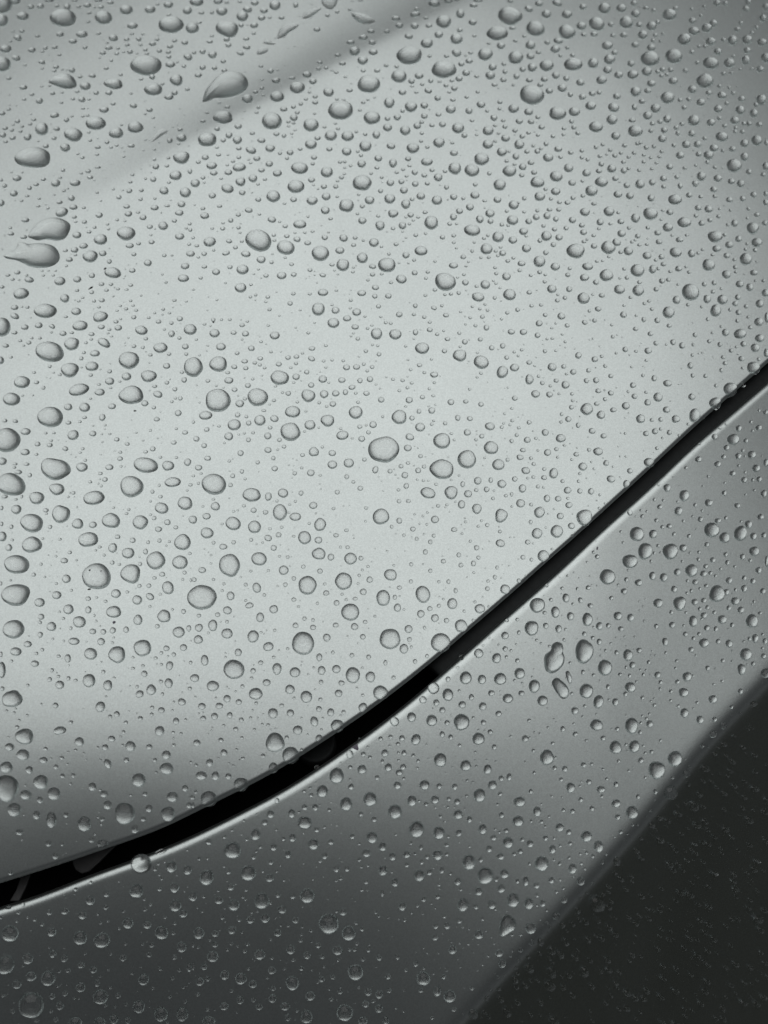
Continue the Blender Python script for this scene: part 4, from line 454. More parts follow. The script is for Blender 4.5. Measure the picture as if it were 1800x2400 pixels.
1 3:60 115 70 68;180 95 80 102;303 64 34 34;303 165 98 90;55 217 80 76;590 30 66 78;528 190 98 110 15;660 278 92 78 -15;895 95 52 48;972 36 40 38;1046 112 54 46;1046 48 32 34;1242 92 52 42;1370 10 144 76;1405 105 64 62;1497 65 42 36;960 250 192 202;1165 200 66 70 12;1476 193 50 48;1645 215 50 152;400 328 62 68;110 397 68 96 -5;1100 370 52 70;1217 328 32 34;1382 353 42 42;1526 368 42 44;363 475 184 166 5;735 470 80 104;890 500 94 88 -10;593 417 46 42;528 487 48 48;1120 484 68 80;1248 472 74 72;1390 525 124 142;1542 540 84 96;28 550 72 70;645 588 70 60;180 618 108 92;515 550 32 28;436 622 36 40;551 686 118 104 -5;846 648 84 82 -5;988 712 102 106;1115 585 40 44;1292 592 54 46;1267 682 66 66 12;1476 698 30 30;1620 675 110 122;1110 735 36 36;303 728 64 66;236 790 66 56;404 756 52 50;86 794 66 60;97 898 52 48;195 880 64 60;326 872 50 58;426 912 42 46;555 768 34 34;776 787 42 36;700 855 86 92;850 852 64 66;1097 817 50 52;1199 846 62 70;1310 845 38 42;1478 806 78 86;1058 926 68 92 -10;914 1000 84 82;1255 962 110 110;1100 1072 66 68;658 956 32 30;508 894 28 30;378 992 46 42;718 1108 164 170;853 1216 146 144;818 1066 40 42;250 1088 46 46;42 1111 64 60;432 1066 30 30;276 1195 62 60;614 1223 42 40;152 1282 60 68;440 1245 40 30;703 1325 82 94;80 1394 98 78;203 1396 68 80;314 1400 52 56;424 1468 130 114 -8;36 1302 30 34;145 1594 142 134;10 1585 32 34;386 1168 30 24;33 1535 30 32;10 1650 26 50;540 995 30 26;273 960 28 26;607 950 26 26;948 1168 28 28;1365 1210 62 76;1480 1208 44 46;1440 1155 0 0;1630 1075 40 42;1650 1200 30 66;1645 1272 32 44;1538 1235 34 34;1470 1340 80 84;1368 1322 40 40;1600 1412 40 46;1250 1395 124 142;1374 1490 50 54;1126 1530 100 110;1332 1640 106 120;1540 1598 120 124;970 1527 36 34;1030 1562 40 40;735 1610 42 52;1022 1498 28 28;1066 1668 54 62;974 1668 52 54;862 1722 62 80;680 1728 64 72;1460 1727 42 44;978 1768 100 50;1186 1690 34 38;926 1707 26 26;1575 1760 40 26;60 10 40 34;222 8 44 30;716 136 30 28;826 296 30 26;706 370 32 28;142 160 26 22;290 368 22 22;246 65 20 18;882 722 28 24;1425 635 24 20;1472 462 26 24;1004 518 20 20;1052 460 24 24;950 410 20 18;1130 895 20 20;1118 995 24 22;1285 873 22 22;997 1038 24 20;945 893 20 18;720 988 24 20;683 995 18 16;320 1288 22 20;357 1306 22 20;228 1242 22 20;136 1032 20 18;176 978 20 18;207 720 22 20;28 712 22 20;377 666 22 20;300 625 20 18;60 856 20 20;95 846 18 16;525 830 24 22;570 895 20 18;752 310 20 18;597 155 26 22;1580 15 28 24;1345 188 20 18;1284 1282 22 22;1368 1425 22 24;1516 1145 24 22;1248 1546 24 20;1410 1560 22 18;1200 1622 22 18;1248 1634 22 20;1546 1712 20 18;562 1728 22 20;1452 1082 30 28;1080 1322 44 40;
2 3:440 32 68 70;320 5 60 48;540 53 46 46;665 98 108 110;212 126 70 70;350 115 30 34;220 216 42 42;58 212 170 178;172 297 76 86;490 243 168 166;372 360 34 38;268 406 38 44;12 418 34 52;83 545 38 36;10 660 50 92;236 282 26 28;770 50 26 28;1045 182 66 66;1275 118 122 130;1165 157 36 42;1063 53 34 28;1152 44 34 32;1398 98 50 54;1508 125 58 70;1568 130 26 30;1490 10 52 40;1612 20 60 66;1320 222 32 28;1356 250 24 24;818 336 82 84;972 378 78 92 12;1046 297 44 48 15;670 370 44 44;1058 368 30 34;1153 400 42 42;706 548 104 112;846 562 74 82;1004 557 108 104;1172 510 92 100;1298 620 96 116;1188 682 54 52;1370 745 92 92;428 636 100 102;552 694 96 110;336 737 64 66;553 560 42 50;452 763 54 60;504 827 54 54;650 660 28 30;676 780 66 66;755 715 44 56;928 680 58 54;853 794 68 72;1070 725 92 82;990 857 54 54;670 930 136 144;412 916 96 100;238 888 78 86;92 925 76 82;545 937 46 50;858 934 46 50;918 1015 44 46;1640 832 46 66;816 1074 106 108;1220 1074 58 62;1545 990 42 52;275 1082 82 100 20;155 1070 52 54;503 1036 44 56;576 1062 42 52;56 1058 40 40;121 1119 38 38;653 1132 34 36;953 1147 42 50;173 1198 46 54;16 1198 46 66;252 1220 36 38;294 1267 30 36;486 1258 108 124;706 1306 94 98;895 1340 70 88 10;1408 1236 120 136;1290 1177 32 38;1458 1115 38 34;36 1323 64 72;165 1318 54 54;132 1366 64 56;1474 1328 38 44;1563 1336 48 56;1298 1368 30 34;1530 1427 38 40;1612 1498 76 94;350 1475 90 88;116 1478 68 70;477 1485 50 52;612 1490 50 58;937 1475 80 84;1012 1418 46 52;1082 1406 46 66;826 1565 104 120;1172 1618 104 92;440 1602 74 72;242 1612 80 98;364 1640 40 40;560 1595 38 42;632 1620 54 58;95 1705 122 128;640 1730 80 84;1322 1705 74 88;1016 1735 46 54;1004 1552 42 40;1268 1530 38 44;1550 1692 34 36;1628 1702 44 50;170 1418 28 30;720 1436 28 28;552 1665 28 26;1455 1260 0 0;1148 1760 80 40;127 1262 30 26;124 1195 26 26;288 1330 24 26;50 1134 24 22;386 1247 22 22;366 1127 22 22;1254 917 36 36;1418 978 26 26;1095 1054 24 24;1482 1237 26 26;787 1190 24 26;772 893 30 30;636 460 32 30;856 267 24 24;910 200 22 22;990 262 22 22;1098 312 28 26;1128 570 28 28;1194 592 22 22;1282 540 24 22;1608 420 30 30;1430 275 26 30;1556 220 30 30;1142 257 20 20;1622 685 32 34;1640 945 24 24;1645 1033 30 44;798 1312 24 24;967 1272 24 24;788 1260 22 22;888 1260 22 22;768 1450 24 24;714 1568 28 28;445 1668 24 24;488 1745 28 36;740 1758 36 30;697 1680 20 20;304 1614 24 24;610 1665 22 22;980 1642 26 28;1260 1065 24 24;1345 1030 20 22;1297 1020 20 20;1468 905 20 22;816 997 20 20;868 1005 20 20;594 1320 24 20;535 1372 20 22;654 1380 20 20;1220 1275 18 22;1360 1640 22 22;1450 1572 24 26;1426 1748 24 26;1538 1580 20 20;
3 3:98 50 88 108 -5;362 20 76 60;472 28 66 68;202 100 62 70;278 97 42 48;388 124 54 44;72 170 40 50 -20;145 203 38 40;200 237 46 56;693 102 40 44;830 92 58 58;1012 60 76 100;1108 10 54 48;1130 118 52 54;1208 126 40 48;1263 43 82 76;1350 92 42 46;1520 58 108 120;945 170 46 46;1063 170 36 38;1015 208 34 42;1106 246 88 82;1228 233 44 46;1322 252 62 70;1548 207 58 76;1498 212 34 40;1632 232 44 54;1612 174 30 30;70 320 156 212;250 460 124 140 -5;448 352 86 102;545 310 52 48;487 438 58 60;350 330 38 46 -20;770 237 54 74;255 313 28 32;995 304 50 50;1468 345 106 108 20;1620 360 48 48;1530 425 38 42;1430 475 72 98 -10;1268 400 40 40;1137 464 42 46;870 403 34 32;628 414 34 40;776 332 28 30;432 458 26 30;60 500 36 48;152 525 34 36;380 520 34 36;463 530 28 40;582 520 30 36;704 523 56 60;730 586 38 40;522 582 28 28;960 538 82 84 15;930 674 86 82 12;876 582 44 42;820 665 38 38;727 645 30 36;470 628 98 90 25;88 662 122 126;194 755 90 116 10;276 627 36 48;340 758 58 68;427 688 42 44;575 720 38 36;678 784 38 36;818 745 28 30;1420 664 44 50;1640 508 90 86;1183 733 78 74 18;1047 763 32 32;1342 800 34 40;937 852 74 84;883 792 30 34;1072 910 66 74;1197 908 42 44;1277 960 58 64;1184 1034 62 68;178 955 112 100 10;480 962 114 142;637 946 62 64;608 902 34 34;554 1018 38 40;356 990 40 40;234 1070 48 46;342 1150 104 118 -10;503 1142 98 110 15;652 1188 38 38;598 1198 28 30;560 1262 52 52;368 1267 32 34;855 1248 126 138 12;698 1345 146 158 5;1090 1133 36 44;1198 1205 38 36;956 1376 66 70;65 1302 48 52 -20;134 1294 32 34;110 1448 48 50;216 1512 78 60;345 1470 46 54;224 1572 32 34;40 1600 44 48;598 1410 28 26;685 1532 36 46;834 1410 28 32;536 1576 36 48;346 1634 82 74;820 1540 116 130;138 1678 44 48;484 1712 106 116;642 1692 30 38;360 1752 50 50;456 1352 28 30;232 1337 26 26;265 1422 30 26;32 1484 24 24;46 1445 20 24;560 938 30 28;574 877 26 26;176 863 24 26;57 883 26 26;76 792 34 34;5 830 34 56;5 1033 26 36;90 1090 28 28;432 1125 32 30;440 1180 20 20;582 1135 26 26;730 1090 26 30;922 1078 20 20;945 1250 16 16;980 1315 30 26;968 1465 34 36;1065 1556 40 48;1012 1655 64 84;942 1632 28 28;876 1656 24 28;1275 1120 48 44;1365 1482 50 40;1330 1350 46 36;1365 1048 34 24;1485 990 28 24;1035 355 24 24;1350 318 24 24;1012 528 24 24;860 465 28 28;685 356 22 22;656 318 20 20;420 192 22 22;348 200 20 18;508 194 22 22;588 58 22 26;212 357 20 20;300 252 24 26;150 110 22 24;1190 605 26 24;1262 575 30 26;1203 470 18 22;1012 813 22 22;675 727 22 22;646 750 22 24;284 738 26 26;206 573 18 20;305 993 20 22;430 875 20 24;634 860 22 26;555 480 22 26;604 483 22 24;1610 293 30 28;1450 235 24 22;1350 403 24 24;908 275 20 18;932 95 28 28;1085 40 24 24;
0 4:442 28 88 92;728 45 120 120;1078 2 140 84;168 113 66 52;1166 87 66 70;790 180 46 48;418 210 52 54;480 316 60 60;888 215 102 82;538 216 30 36;822 128 26 26;875 42 26 26;1238 5 44 32;890 5 32 28;1450 2 60 30;90 462 42 44;190 176 24 22;785 547 34 34;654 607 36 38;202 738 32 34;70 762 60 36;1220 385 180 166;1384 275 100 30 -25;1480 412 96 100;1622 440 72 86;1342 428 42 44;1180 620 122 124;1508 590 84 94;1380 600 44 48;1400 514 28 28;1516 746 104 106;1584 815 72 72;1648 670 36 80;780 702 80 86;920 647 52 54;914 760 44 46;710 826 72 80;560 795 74 58;426 802 52 56;300 864 36 42;160 804 36 40;363 908 36 40;86 988 150 144;445 975 82 78;692 1026 118 122;880 1046 148 130 -30;1106 898 96 98;1272 912 68 72;1396 980 116 120 -15;1498 982 36 38;1570 1104 84 94;1312 1088 44 44;1290 1170 44 46;1508 1192 40 46;1636 1280 48 78;50 1258 146 176 25;240 1205 92 98;458 1162 60 72 20;556 1203 54 68 20;268 1358 92 84;416 1375 124 134 15;146 1428 78 78;700 1262 62 52;806 1300 60 62;588 1308 46 36;1064 1198 58 62;1240 1385 92 102;696 1452 82 86;840 1415 48 66;868 1535 132 128;560 1505 50 50;450 1532 52 54;270 1605 220 230;518 1610 66 78;1020 1526 44 46;1200 1620 108 112;1392 1685 116 128;1576 1685 100 124;984 1730 76 80;650 1755 120 90;862 1752 100 80;482 1732 40 44;108 1660 38 44;1105 1740 44 60;1030 945 26 30;932 880 24 22;870 897 28 26;845 820 24 26;1066 798 24 22;1248 690 28 28;1300 738 28 26;1254 782 34 30;1430 848 28 30;1510 900 34 34;1336 820 22 22;1385 1292 36 36;1550 1308 30 30;1144 1334 36 22;1490 1372 30 38;1084 1080 30 24;1230 1078 28 28;735 1165 26 22;955 1166 26 22;640 1548 30 22;682 1552 22 18;1090 1600 34 30;910 1610 34 30;990 1622 24 22;316 1738 48 36;440 1660 34 28;145 880 26 30;238 850 22 20;8 850 24 28;1366 385 26 28;1424 368 22 22;1376 480 24 24;1620 265 24 26;200 1270 22 18;510 1316 28 22;866 1360 24 22;935 1302 24 18;500 1445 34 24;954 1456 36 26;28 1525 40 30;1320 1462 30 26;1468 1536 28 24;1600 1576 34 32;1586 1456 30 22;1448 1758 28 24;
1 4:630 28 60 56;975 30 126 114;1078 90 50 50;1145 68 28 30;1385 148 46 52;1556 158 98 104;1640 243 50 70;1508 294 74 72;1574 8 44 36;145 196 58 58;280 152 34 36;350 270 150 148 -15;550 135 82 100 10;473 174 34 34;590 238 34 36;705 242 64 66;868 162 60 70;790 170 36 40;1050 216 100 98;1200 196 54 56;830 305 54 70;1147 318 52 58;1108 360 38 36;680 372 48 48;533 326 42 48;1248 427 58 66;1340 427 46 54;1640 438 54 80;1446 350 32 38;1464 412 26 30;1506 540 42 46;1284 513 36 34;126 503 124 140 15;485 465 138 138;315 452 46 50;672 508 70 74 15;334 586 64 64;232 698 74 78;12 665 66 84;360 740 100 106;602 705 130 146;742 652 48 54;870 662 46 58;995 660 130 134;778 780 74 74;466 610 30 36;680 726 30 26;102 666 30 34;62 342 30 36;134 338 24 30;278 408 22 24;732 450 26 28;612 450 26 28;556 278 22 24;505 868 72 70;632 855 78 84;895 870 58 62;262 850 36 40;407 870 36 36;60 984 94 106 15;200 990 60 56;346 958 78 70 -20;740 982 64 66;1305 798 64 74;1182 902 178 180;1354 985 122 132;1470 946 38 48;1418 898 30 32;1028 962 34 34;940 1048 36 38;178 1186 100 98;198 1083 52 52;586 1170 96 90 -20;456 1140 40 36;852 1126 76 84;996 1175 62 70;1258 1133 86 86;1090 1088 48 54;1125 1186 40 46;875 1218 36 30;1406 1125 34 40;1362 1128 28 28;1525 1126 36 52;1618 1196 44 56;1478 1212 32 36;104 1275 52 58;283 1346 74 86 15;422 1378 102 102;690 1306 70 68;526 1424 68 74 15;68 1403 74 74;136 1378 36 46;946 1290 46 40;1120 1380 52 56;1216 1364 40 44;868 1416 114 126;1414 1322 132 142;1022 1526 80 86;702 1462 42 44;1280 1490 42 48;1523 1492 60 72;1616 1515 66 74;416 1562 60 72;530 1562 36 42;696 1548 66 78;278 1616 78 68;580 1622 60 54;804 1618 82 72;1502 1596 58 64;1616 1636 64 76;1320 1672 142 148;990 1706 104 118;828 1712 48 68;1476 1745 80 80;146 1745 116 80;1204 1556 36 36;1566 1572 30 34;50 1515 42 32;340 1485 34 28;12 1268 24 74;10 1080 24 60;52 1108 32 24;338 1076 30 28;478 1082 34 30;396 1100 22 18;308 1130 30 26;692 1200 34 28;800 1296 26 20;488 1294 30 26;648 1372 26 24;1036 1304 22 20;1260 1218 30 30;1425 1076 28 30;1140 1276 26 22;832 920 28 28;768 920 22 22;952 930 24 24;946 998 26 26;725 856 18 16;516 805 24 26;564 798 22 22;438 672 26 28;462 692 24 26;226 618 22 22;796 528 22 24;1046 520 22 22;1246 530 22 24;1468 610 30 34;1514 616 18 18;1522 400 26 28;1646 640 30 60;1588 806 28 30;1616 838 24 24;1250 796 26 30;1444 212 30 32;728 90 24 24;430 130 24 24;346 96 28 26;450 12 26 26;1252 50 24 24;964 120 22 22;430 978 22 24;156 1045 24 22;680 1040 26 24;46 765 20 22;88 798 24 22;134 1648 32 28;388 1668 26 20;908 1655 32 30;1088 1412 26 22;1186 1472 28 20;1440 1456 24 22;282 772 20 20;
2 4:282 88 132 148;475 118 98 116;738 10 46 44;852 88 74 88;1165 22 88 84;646 120 52 62;1518 72 76 76;1596 112 48 52;1056 98 44 46;948 160 56 52;908 258 54 60;1072 202 94 100;1196 176 42 42;1262 212 56 68;1178 278 46 50;1008 322 64 62;1126 300 34 42;1396 164 44 48;1456 262 60 76;1608 210 38 40;1362 384 126 132;1630 428 72 92;735 372 112 140;836 350 44 50;463 310 88 92;198 304 60 66;75 324 64 70;374 324 40 48;318 246 36 46;542 222 40 44;542 303 32 38;232 206 26 34;326 372 38 44;198 394 42 46;305 487 90 106;392 458 54 56;500 442 44 58;875 488 138 156;1040 472 76 86;638 538 60 74 20;94 548 60 74;1012 600 70 78;970 520 38 46;1225 538 52 84;1153 536 34 46;1318 572 54 58;1446 528 52 58;818 624 68 76;664 606 30 34;682 740 96 120 10;796 756 40 50;932 740 70 80;962 778 30 28;1116 700 108 126;1252 728 82 106;1372 728 50 62;1322 744 24 28;1324 660 30 36;1490 628 30 34;1555 696 60 62;1488 835 64 72;1268 942 92 102;158 752 68 80;343 690 44 50;464 668 48 48;288 745 32 36;475 565 30 32;574 470 30 34;820 998 74 82;448 922 46 56;545 920 58 62;652 876 40 52;442 1018 54 64;522 840 34 36;178 872 32 32;852 864 30 34;592 1126 70 84;116 1190 36 54;276 1250 44 54 25;340 1375 118 130;36 1360 52 48;516 1360 40 48;318 1478 42 46;460 1484 66 96;568 1530 106 112;602 1642 50 44;996 1156 76 66 -35;1022 1246 66 80;1180 1128 38 48;1275 1062 42 58 15;1352 1062 50 66;1182 998 28 32;1106 998 28 32;758 1462 40 36;774 1685 84 90;1060 1662 70 76;888 1550 40 50;1130 1385 48 62;1446 1322 66 84;1520 1165 60 68;1448 1135 52 66;1568 1060 52 66;1540 912 44 50;1628 905 40 44;984 1366 30 34;45 1482 42 40;190 1305 32 30;418 1716 34 34;15 1740 50 70;10 450 34 80;5 235 34 70;1258 384 28 34;1518 384 32 38;1600 334 30 34;1522 230 28 30;1470 164 24 30;1362 22 34 38;1272 18 28 30;1392 64 24 26;555 152 30 32;102 132 28 28;830 20 24 20;524 18 28 22;740 236 24 26;962 86 24 26;998 112 22 26;1470 352 24 26;1522 524 24 28;1552 598 24 26;1406 788 22 28;1408 894 26 26;1440 935 30 38;1348 1158 30 36;1246 1190 34 38;1164 1222 34 30;1218 1434 48 50;990 1466 40 38;900 1182 26 26;852 1258 22 20;730 1078 28 26;654 1072 20 18;680 932 20 20;734 950 20 20;882 966 18 18;1110 1140 20 20;1092 1184 24 20;1036 1354 24 20;926 1482 28 26;902 1706 40 46;1350 1585 44 50;1546 1452 40 44;1598 1350 44 46;410 730 18 18;442 768 22 20;238 812 24 20;268 298 28 30;68 456 26 26;372 1155 20 20;426 1334 24 20;346 1290 22 20;102 1634 22 18;168 1662 22 20;8 10 0 0;
3 4:90 150 98 100;195 236 86 104;385 110 40 40;40 536 70 76;145 320 32 34;90 290 26 34;45 382 32 34;74 430 28 28;228 374 30 34;262 302 26 30;352 364 50 78 15;176 725 112 134 20;652 50 52 52;522 272 44 46;382 514 50 50;282 582 44 36;428 604 38 40;486 540 30 26;480 495 36 30;80 884 46 56;186 872 44 56;12 790 40 60;100 1040 48 50;282 935 52 54;222 1030 40 44;118 1218 40 46;68 1316 60 86 20;1040 50 56 50;1110 18 50 44;565 665 44 48;304 708 30 36;340 850 28 28;95 635 30 28;146 556 30 34;490 48 26 26;532 50 22 20;444 126 20 22;424 180 18 18;690 92 26 22;656 135 22 18;284 630 30 26;230 434 24 24;36 300 26 26;1135 210 54 44;1020 215 44 30;1088 200 34 30;820 222 40 34;806 390 54 50;840 440 44 36;880 385 36 40;920 440 34 40;1190 465 60 38;1560 360 56 34;980 1030 46 44;1380 668 36 36;1500 1278 44 44;1140 905 50 50;800 1040 36 34;930 1110 40 40;1140 580 36 36;1290 1280 40 38;270 1215 50 56;210 1310 40 44;750 1372 46 42;990 1340 36 34;510 1545 52 48;1140 1140 40 36;860 1280 36 30;740 600 34 30;630 860 40 40;620 770 36 34;640 660 30 28;
"""

# ------------------------------------------------------------------ rain drops
rng = np.random.default_rng(7)
def grid_normal(S, x, y):
    e = 2e-5
    gx = (S(x + e, y) - S(x - e, y)) / (2 * e); gy = (S(x, y + e) - S(x, y - e)) / (2 * e)
    n = np.stack([-gx, -gy, np.ones_like(gx)], -1)
    return n / np.linalg.norm(n, axis=-1, keepdims=True)

K = 480.0 / 1770.0
drops = []          # u, v, w, h, angle
for line in DATA.strip().split("\n"):
    key, body = line.split(":")
    c, r = map(int, key.split())
    for e in body.split(";"):
        q = e.split()
        if len(q) < 4: continue
        q = list(map(float, q)) + [0.0]
        if q[2] < 6: continue
        drops.append((c * 450 + q[0] * K, r * 480 + q[1] * K, q[2] * K, q[3] * K, q[4]))
# a drop cut by the border between two of the measured tiles was noted twice: join the halves
def joined(a):
    a = [list(d) for d in a]
    k = 0
    while k < len(a):
        j = k + 1
        while j < len(a):
            p, q = a[k], a[j]
            dx, dy = abs(p[0] - q[0]), abs(p[1] - q[1])
            ox = (p[2] + q[2]) / 2 - dx; oy = (p[3] + q[3]) / 2 - dy
            if ox > 0 and oy > 0 and ((ox > 0.3 * min(p[2], q[2]) and oy > 0.6 * min(p[3], q[3])) or (ox > 0.6 * min(p[2], q[2]) and oy > 0.3 * min(p[3], q[3]))):
                def near(d): return (min(abs(d[0] - b) for b in (450, 900, 1350)) < d[2] * 0.75) or (min(abs(d[1] - b) for b in (480, 960, 1440, 1920)) < d[3] * 0.75)
                if near(p) and near(q):
                    x0, x1 = min(p[0] - p[2] / 2, q[0] - q[2] / 2), max(p[0] + p[2] / 2, q[0] + q[2] / 2)
                    y0, y1 = min(p[1] - p[3] / 2, q[1] - q[3] / 2), max(p[1] + p[3] / 2, q[1] + q[3] / 2)
                    a[k] = [(x0 + x1) / 2, (y0 + y1) / 2, x1 - x0, y1 - y0, p[4]]
                    del a[j]; continue
                if ox > 0.75 * min(p[2], q[2]) and oy > 0.75 * min(p[3], q[3]):
                    if q[2] * q[3] > p[2] * p[3]: a[k] = q
                    del a[j]; continue
            j += 1
        k += 1
    return a
drops = joined(drops)
def inside(p, poly):
    x, y = p; r = False; n = len(poly)
    for i in range(n):
        (x1, y1), (x2, y2) = poly[i], poly[i - 1]
        if (y1 > y) != (y2 > y) and x < (x2 - x1) * (y - y1) / (y2 - y1) + x1: r = not r
    return r
SPECIAL = []        # outline, height factor
for line in SHAPES.strip().split("\n"):
    key, hk, body = line.split(":")
    c, r = map(int, key.split())
    SPECIAL.append(([(c * 450 + float(a) * K, r * 480 + float(b) * K) for a, b in (q.split(",") for q in body.split())], float(hk)))
drops = [d for d in drops if not any(inside(d[:2], s[0]) for s in SPECIAL)]
# fine spray: the smallest droplets between the others
us, vs_, ws = [np.array([d[k] for d in drops]) for k in (0, 1, 2)]
for k in range(5200):
    u, v = rng.uniform(0, 1800), rng.uniform(0, 2400)
    side = v > np.interp(u, [p[0] for p in CREASE], [p[1] for p in CREASE]) + 12 and u > 1070
    if side: w = rng.choice([6, 9, 12, 15, 19], p=[.25, .28, .25, .15, .07]) * rng.uniform(0.8, 1.2)
    elif k < 2600: w = rng.uniform(2.2, 5.0)
    else: continue
    if ((us - u) ** 2 + (vs_ - v) ** 2 < (0.62 * ws + 0.7 * w) ** 2).any(): continue
    if any(inside((u, v), s[0]) for s in SPECIAL): continue
    he = np.interp(u, [p[0] for p in HOOD_EDGE], [p[1] for p in HOOD_EDGE])
    we = np.interp(u, [p[0] for p in WING_EDGE], [p[1] for p in WING_EDGE])
    if he - 8 < v < we + 8: continue
    drops.append([u, v, w, w * rng.uniform(0.8, 1.0), rng.uniform(-20, 20)])
    us, vs_, ws = np.append(us, u), np.append(vs_, v), np.append(ws, w)
drops = np.array(drops)
B_MASK = on_bonnet(drops[:, 0], drops[:, 1])
CEN = np.zeros((len(drops), 3)); NOR = np.zeros((len(drops), 3))
def wing_flat(x, y): return wing_base(x, y) - side_drop((yc(x) - y) * cc(x) - W_C * 0.9)
RIM = np.zeros(len(drops), bool)        # large drops that bridge the rolled rim of the wing
for q in range(len(drops)):
    we = np.interp(drops[q, 0], [p[0] for p in WING_EDGE], [p[1] for p in WING_EDGE])
    RIM[q] = (not B_MASK[q]) and drops[q, 2] > 20 and drops[q, 1] - we < 0.75 * drops[q, 2]
for mask, S in ((B_MASK, bonnet), (~B_MASK & ~RIM, wing), (RIM, wing_flat)):
    if not mask.any(): continue
    CEN[mask] = hit(drops[mask, 0], drops[mask, 1], S)
    NOR[mask] = grid_normal(S, CEN[mask][:, 0], CEN[mask][:, 1])

def dome(outline, c, n, S, big, hk=1.0):
    """outline: (N, 3) points of the wetted edge on the tangent plane at c; returns verts, faces"""
    N = len(outline)
    d = outline - c
    R = float(np.mean(np.linalg.norm(d, axis=1)))
    k = (0.43 if S is bonnet else (0.9 if n[2] < 0.75 and c[0] > 0.03 else 0.66)) * hk / math.sqrt(1 + (R / 0.0062) ** 2)
    if big: ss = [1.0, 0.985, 0.955, 0.91, 0.85, 0.77, 0.67, 0.55, 0.41, 0.26, 0.12]
    elif N > 16: ss = [1.0, 0.97, 0.90, 0.78, 0.6, 0.36, 0.15]
    else: ss = [1.0, 0.92, 0.70, 0.38]
    fl = 1.0 + 0.55 * min(1.0, R / 0.005)
    Rs = (1 + k * k) / (2 * k)
    V = [c + d * 1.0 - n * (0.10 * R + 0.00003)]
    for s in ss:
        se = s ** fl if s < 1 else 1.0
        z = (math.sqrt(max(0.0, Rs * Rs - se * se)) - (Rs - k)) * R
        V.append(c + d * s + n * z)
    V = np.concatenate(V + [(c + n * k * R)[None]])
    dz = S(V[:, 0], V[:, 1]) - (c[2] - ((V[:, 0] - c[0]) * n[0] + (V[:, 1] - c[1]) * n[1]) / n[2])
    V[:, 2] += np.clip(dz, -0.35 * R, 0.35 * R)
    F = []
    for j in range(len(ss)):
        for i in range(N):
            a, b = j * N + i, j * N + (i + 1) % N
            F.append((a, b, b + N, a + N))
    top = len(V) - 1; j = len(ss) * N
    for i in range(N):
        F.append((j + i, j + (i + 1) % N, top))
    F.append(tuple(range(N - 1, -1, -1)))
    return V, F

def outline_of(u, v, w, h, ang, c, n, N, wob):
    ph = np.linspace(0, 2 * np.pi, N, endpoint=False)
    r = np.ones(N)
    for m, a in ((2, 0.6), (3, 1.0), (4, 0.5), (5, 0.45), (7, 0.18)):
        r += wob * a * rng.normal() * np.cos(m * ph + rng.uniform(0, 6.28)) * 0.6
    ex, ey = 0.5 * w * np.cos(ph) * r, 0.5 * h * np.sin(ph) * r
    A = math.radians(ang)
    pu, pv = u + ex * math.cos(A) - ey * math.sin(A), v + ex * math.sin(A) + ey * math.cos(A)
    d = ray(pu, pv)
    t = ((c - CAM) @ n) / (d @ n)
    return (CAM + d * t[:, None])[::-1]


# drops with a shape of their own: outline through the measured points
def smooth_loop(P, n):
    P = np.array(P); m = len(P); out = []
    for t in np.linspace(0, m, n, endpoint=False):
        i = int(t); f = t - i
        a, b, c, d = P[(i - 1) % m], P[i % m], P[(i + 1) % m], P[(i + 2) % m]
        out.append(0.5 * (2 * b + (c - a) * f + (2 * a - 5 * b + 4 * c - d) * f * f + (3 * b - a - 3 * c + d) * f ** 3))
    return np.array(out)
items = []          # size, u, v, w, h, ang, outline or None, hk
for i, dd in enumerate(drops):
    items.append((math.sqrt(dd[2] * dd[3]), i, None, 1.0))
for poly, hk in SPECIAL:
    P = smooth_loop(poly, 48)
    x0, y0 = P.min(0); x1, y1 = P.max(0)
    items.append((math.sqrt((x1 - x0) * (y1 - y0)), -1, P, hk))
items.sort(key=lambda q: -q[0])
NBIG = 300
BIG = []
stuffV, stuffF, off = [], [], 0
for rank, (size, i, P, hk) in enumerate(items):
    big = rank < NBIG
    if P is None:
        u, v, w, h, a = drops[i]
        c, n, bon = CEN[i], NOR[i], bool(B_MASK[i])
        S = bonnet if bon else (wing_flat if RIM[i] else wing)
        N = 40 if rank < 120 else (28 if big else (18 if size > 11 else (12 if size > 6 else 8)))
        o = outline_of(u, v, w, h, a, c, n, N, 0.042 if big else 0.034)
    else:
        # centroid by area
        x, y = P[:, 0], P[:, 1]; cr = x * np.roll(y, -1) - np.roll(x, -1) * y
        u, v = ((x + np.roll(x, -1)) * cr).sum() / (3 * cr.sum()), ((y + np.roll(y, -1)) * cr).sum() / (3 * cr.sum())
        w, h = np.ptp(x), np.ptp(y); a = 0
        bon = bool(on_bonnet(u, v)); S = bonnet if bon else wing
        c = hit(np.array([u]), np.array([v]), S)[0]
        n = grid_normal(S, c[:1], c[1:2])[0]
        d = ray(P[:, 0], P[:, 1]); t = ((c - CAM) @ n) / (d @ n)
        o = CAM + d * t[:, None]
        e = o - c
        if (np.cross(e, np.roll(e, -1, 0)) @ n).sum() < 0: o = o[::-1]
    V, F = dome(o, c, n, S, big, hk)
    if big:
        ob = mesh_obj("raindrop", V - c, F, WATER)
        ob.location = c
        BIG.append((ob, u, v, w, h, a, bon, P is not None))
    else:
        stuffV.append(V); stuffF += [tuple(x + off for x in f) for f in F]; off += len(V)
st_ = mesh_obj("small_raindrops", np.concatenate(stuffV), stuffF, WATER)
tag(st_, "small clear raindrops scattered over the silver bonnet and front wing", "raindrops", None, "stuff")

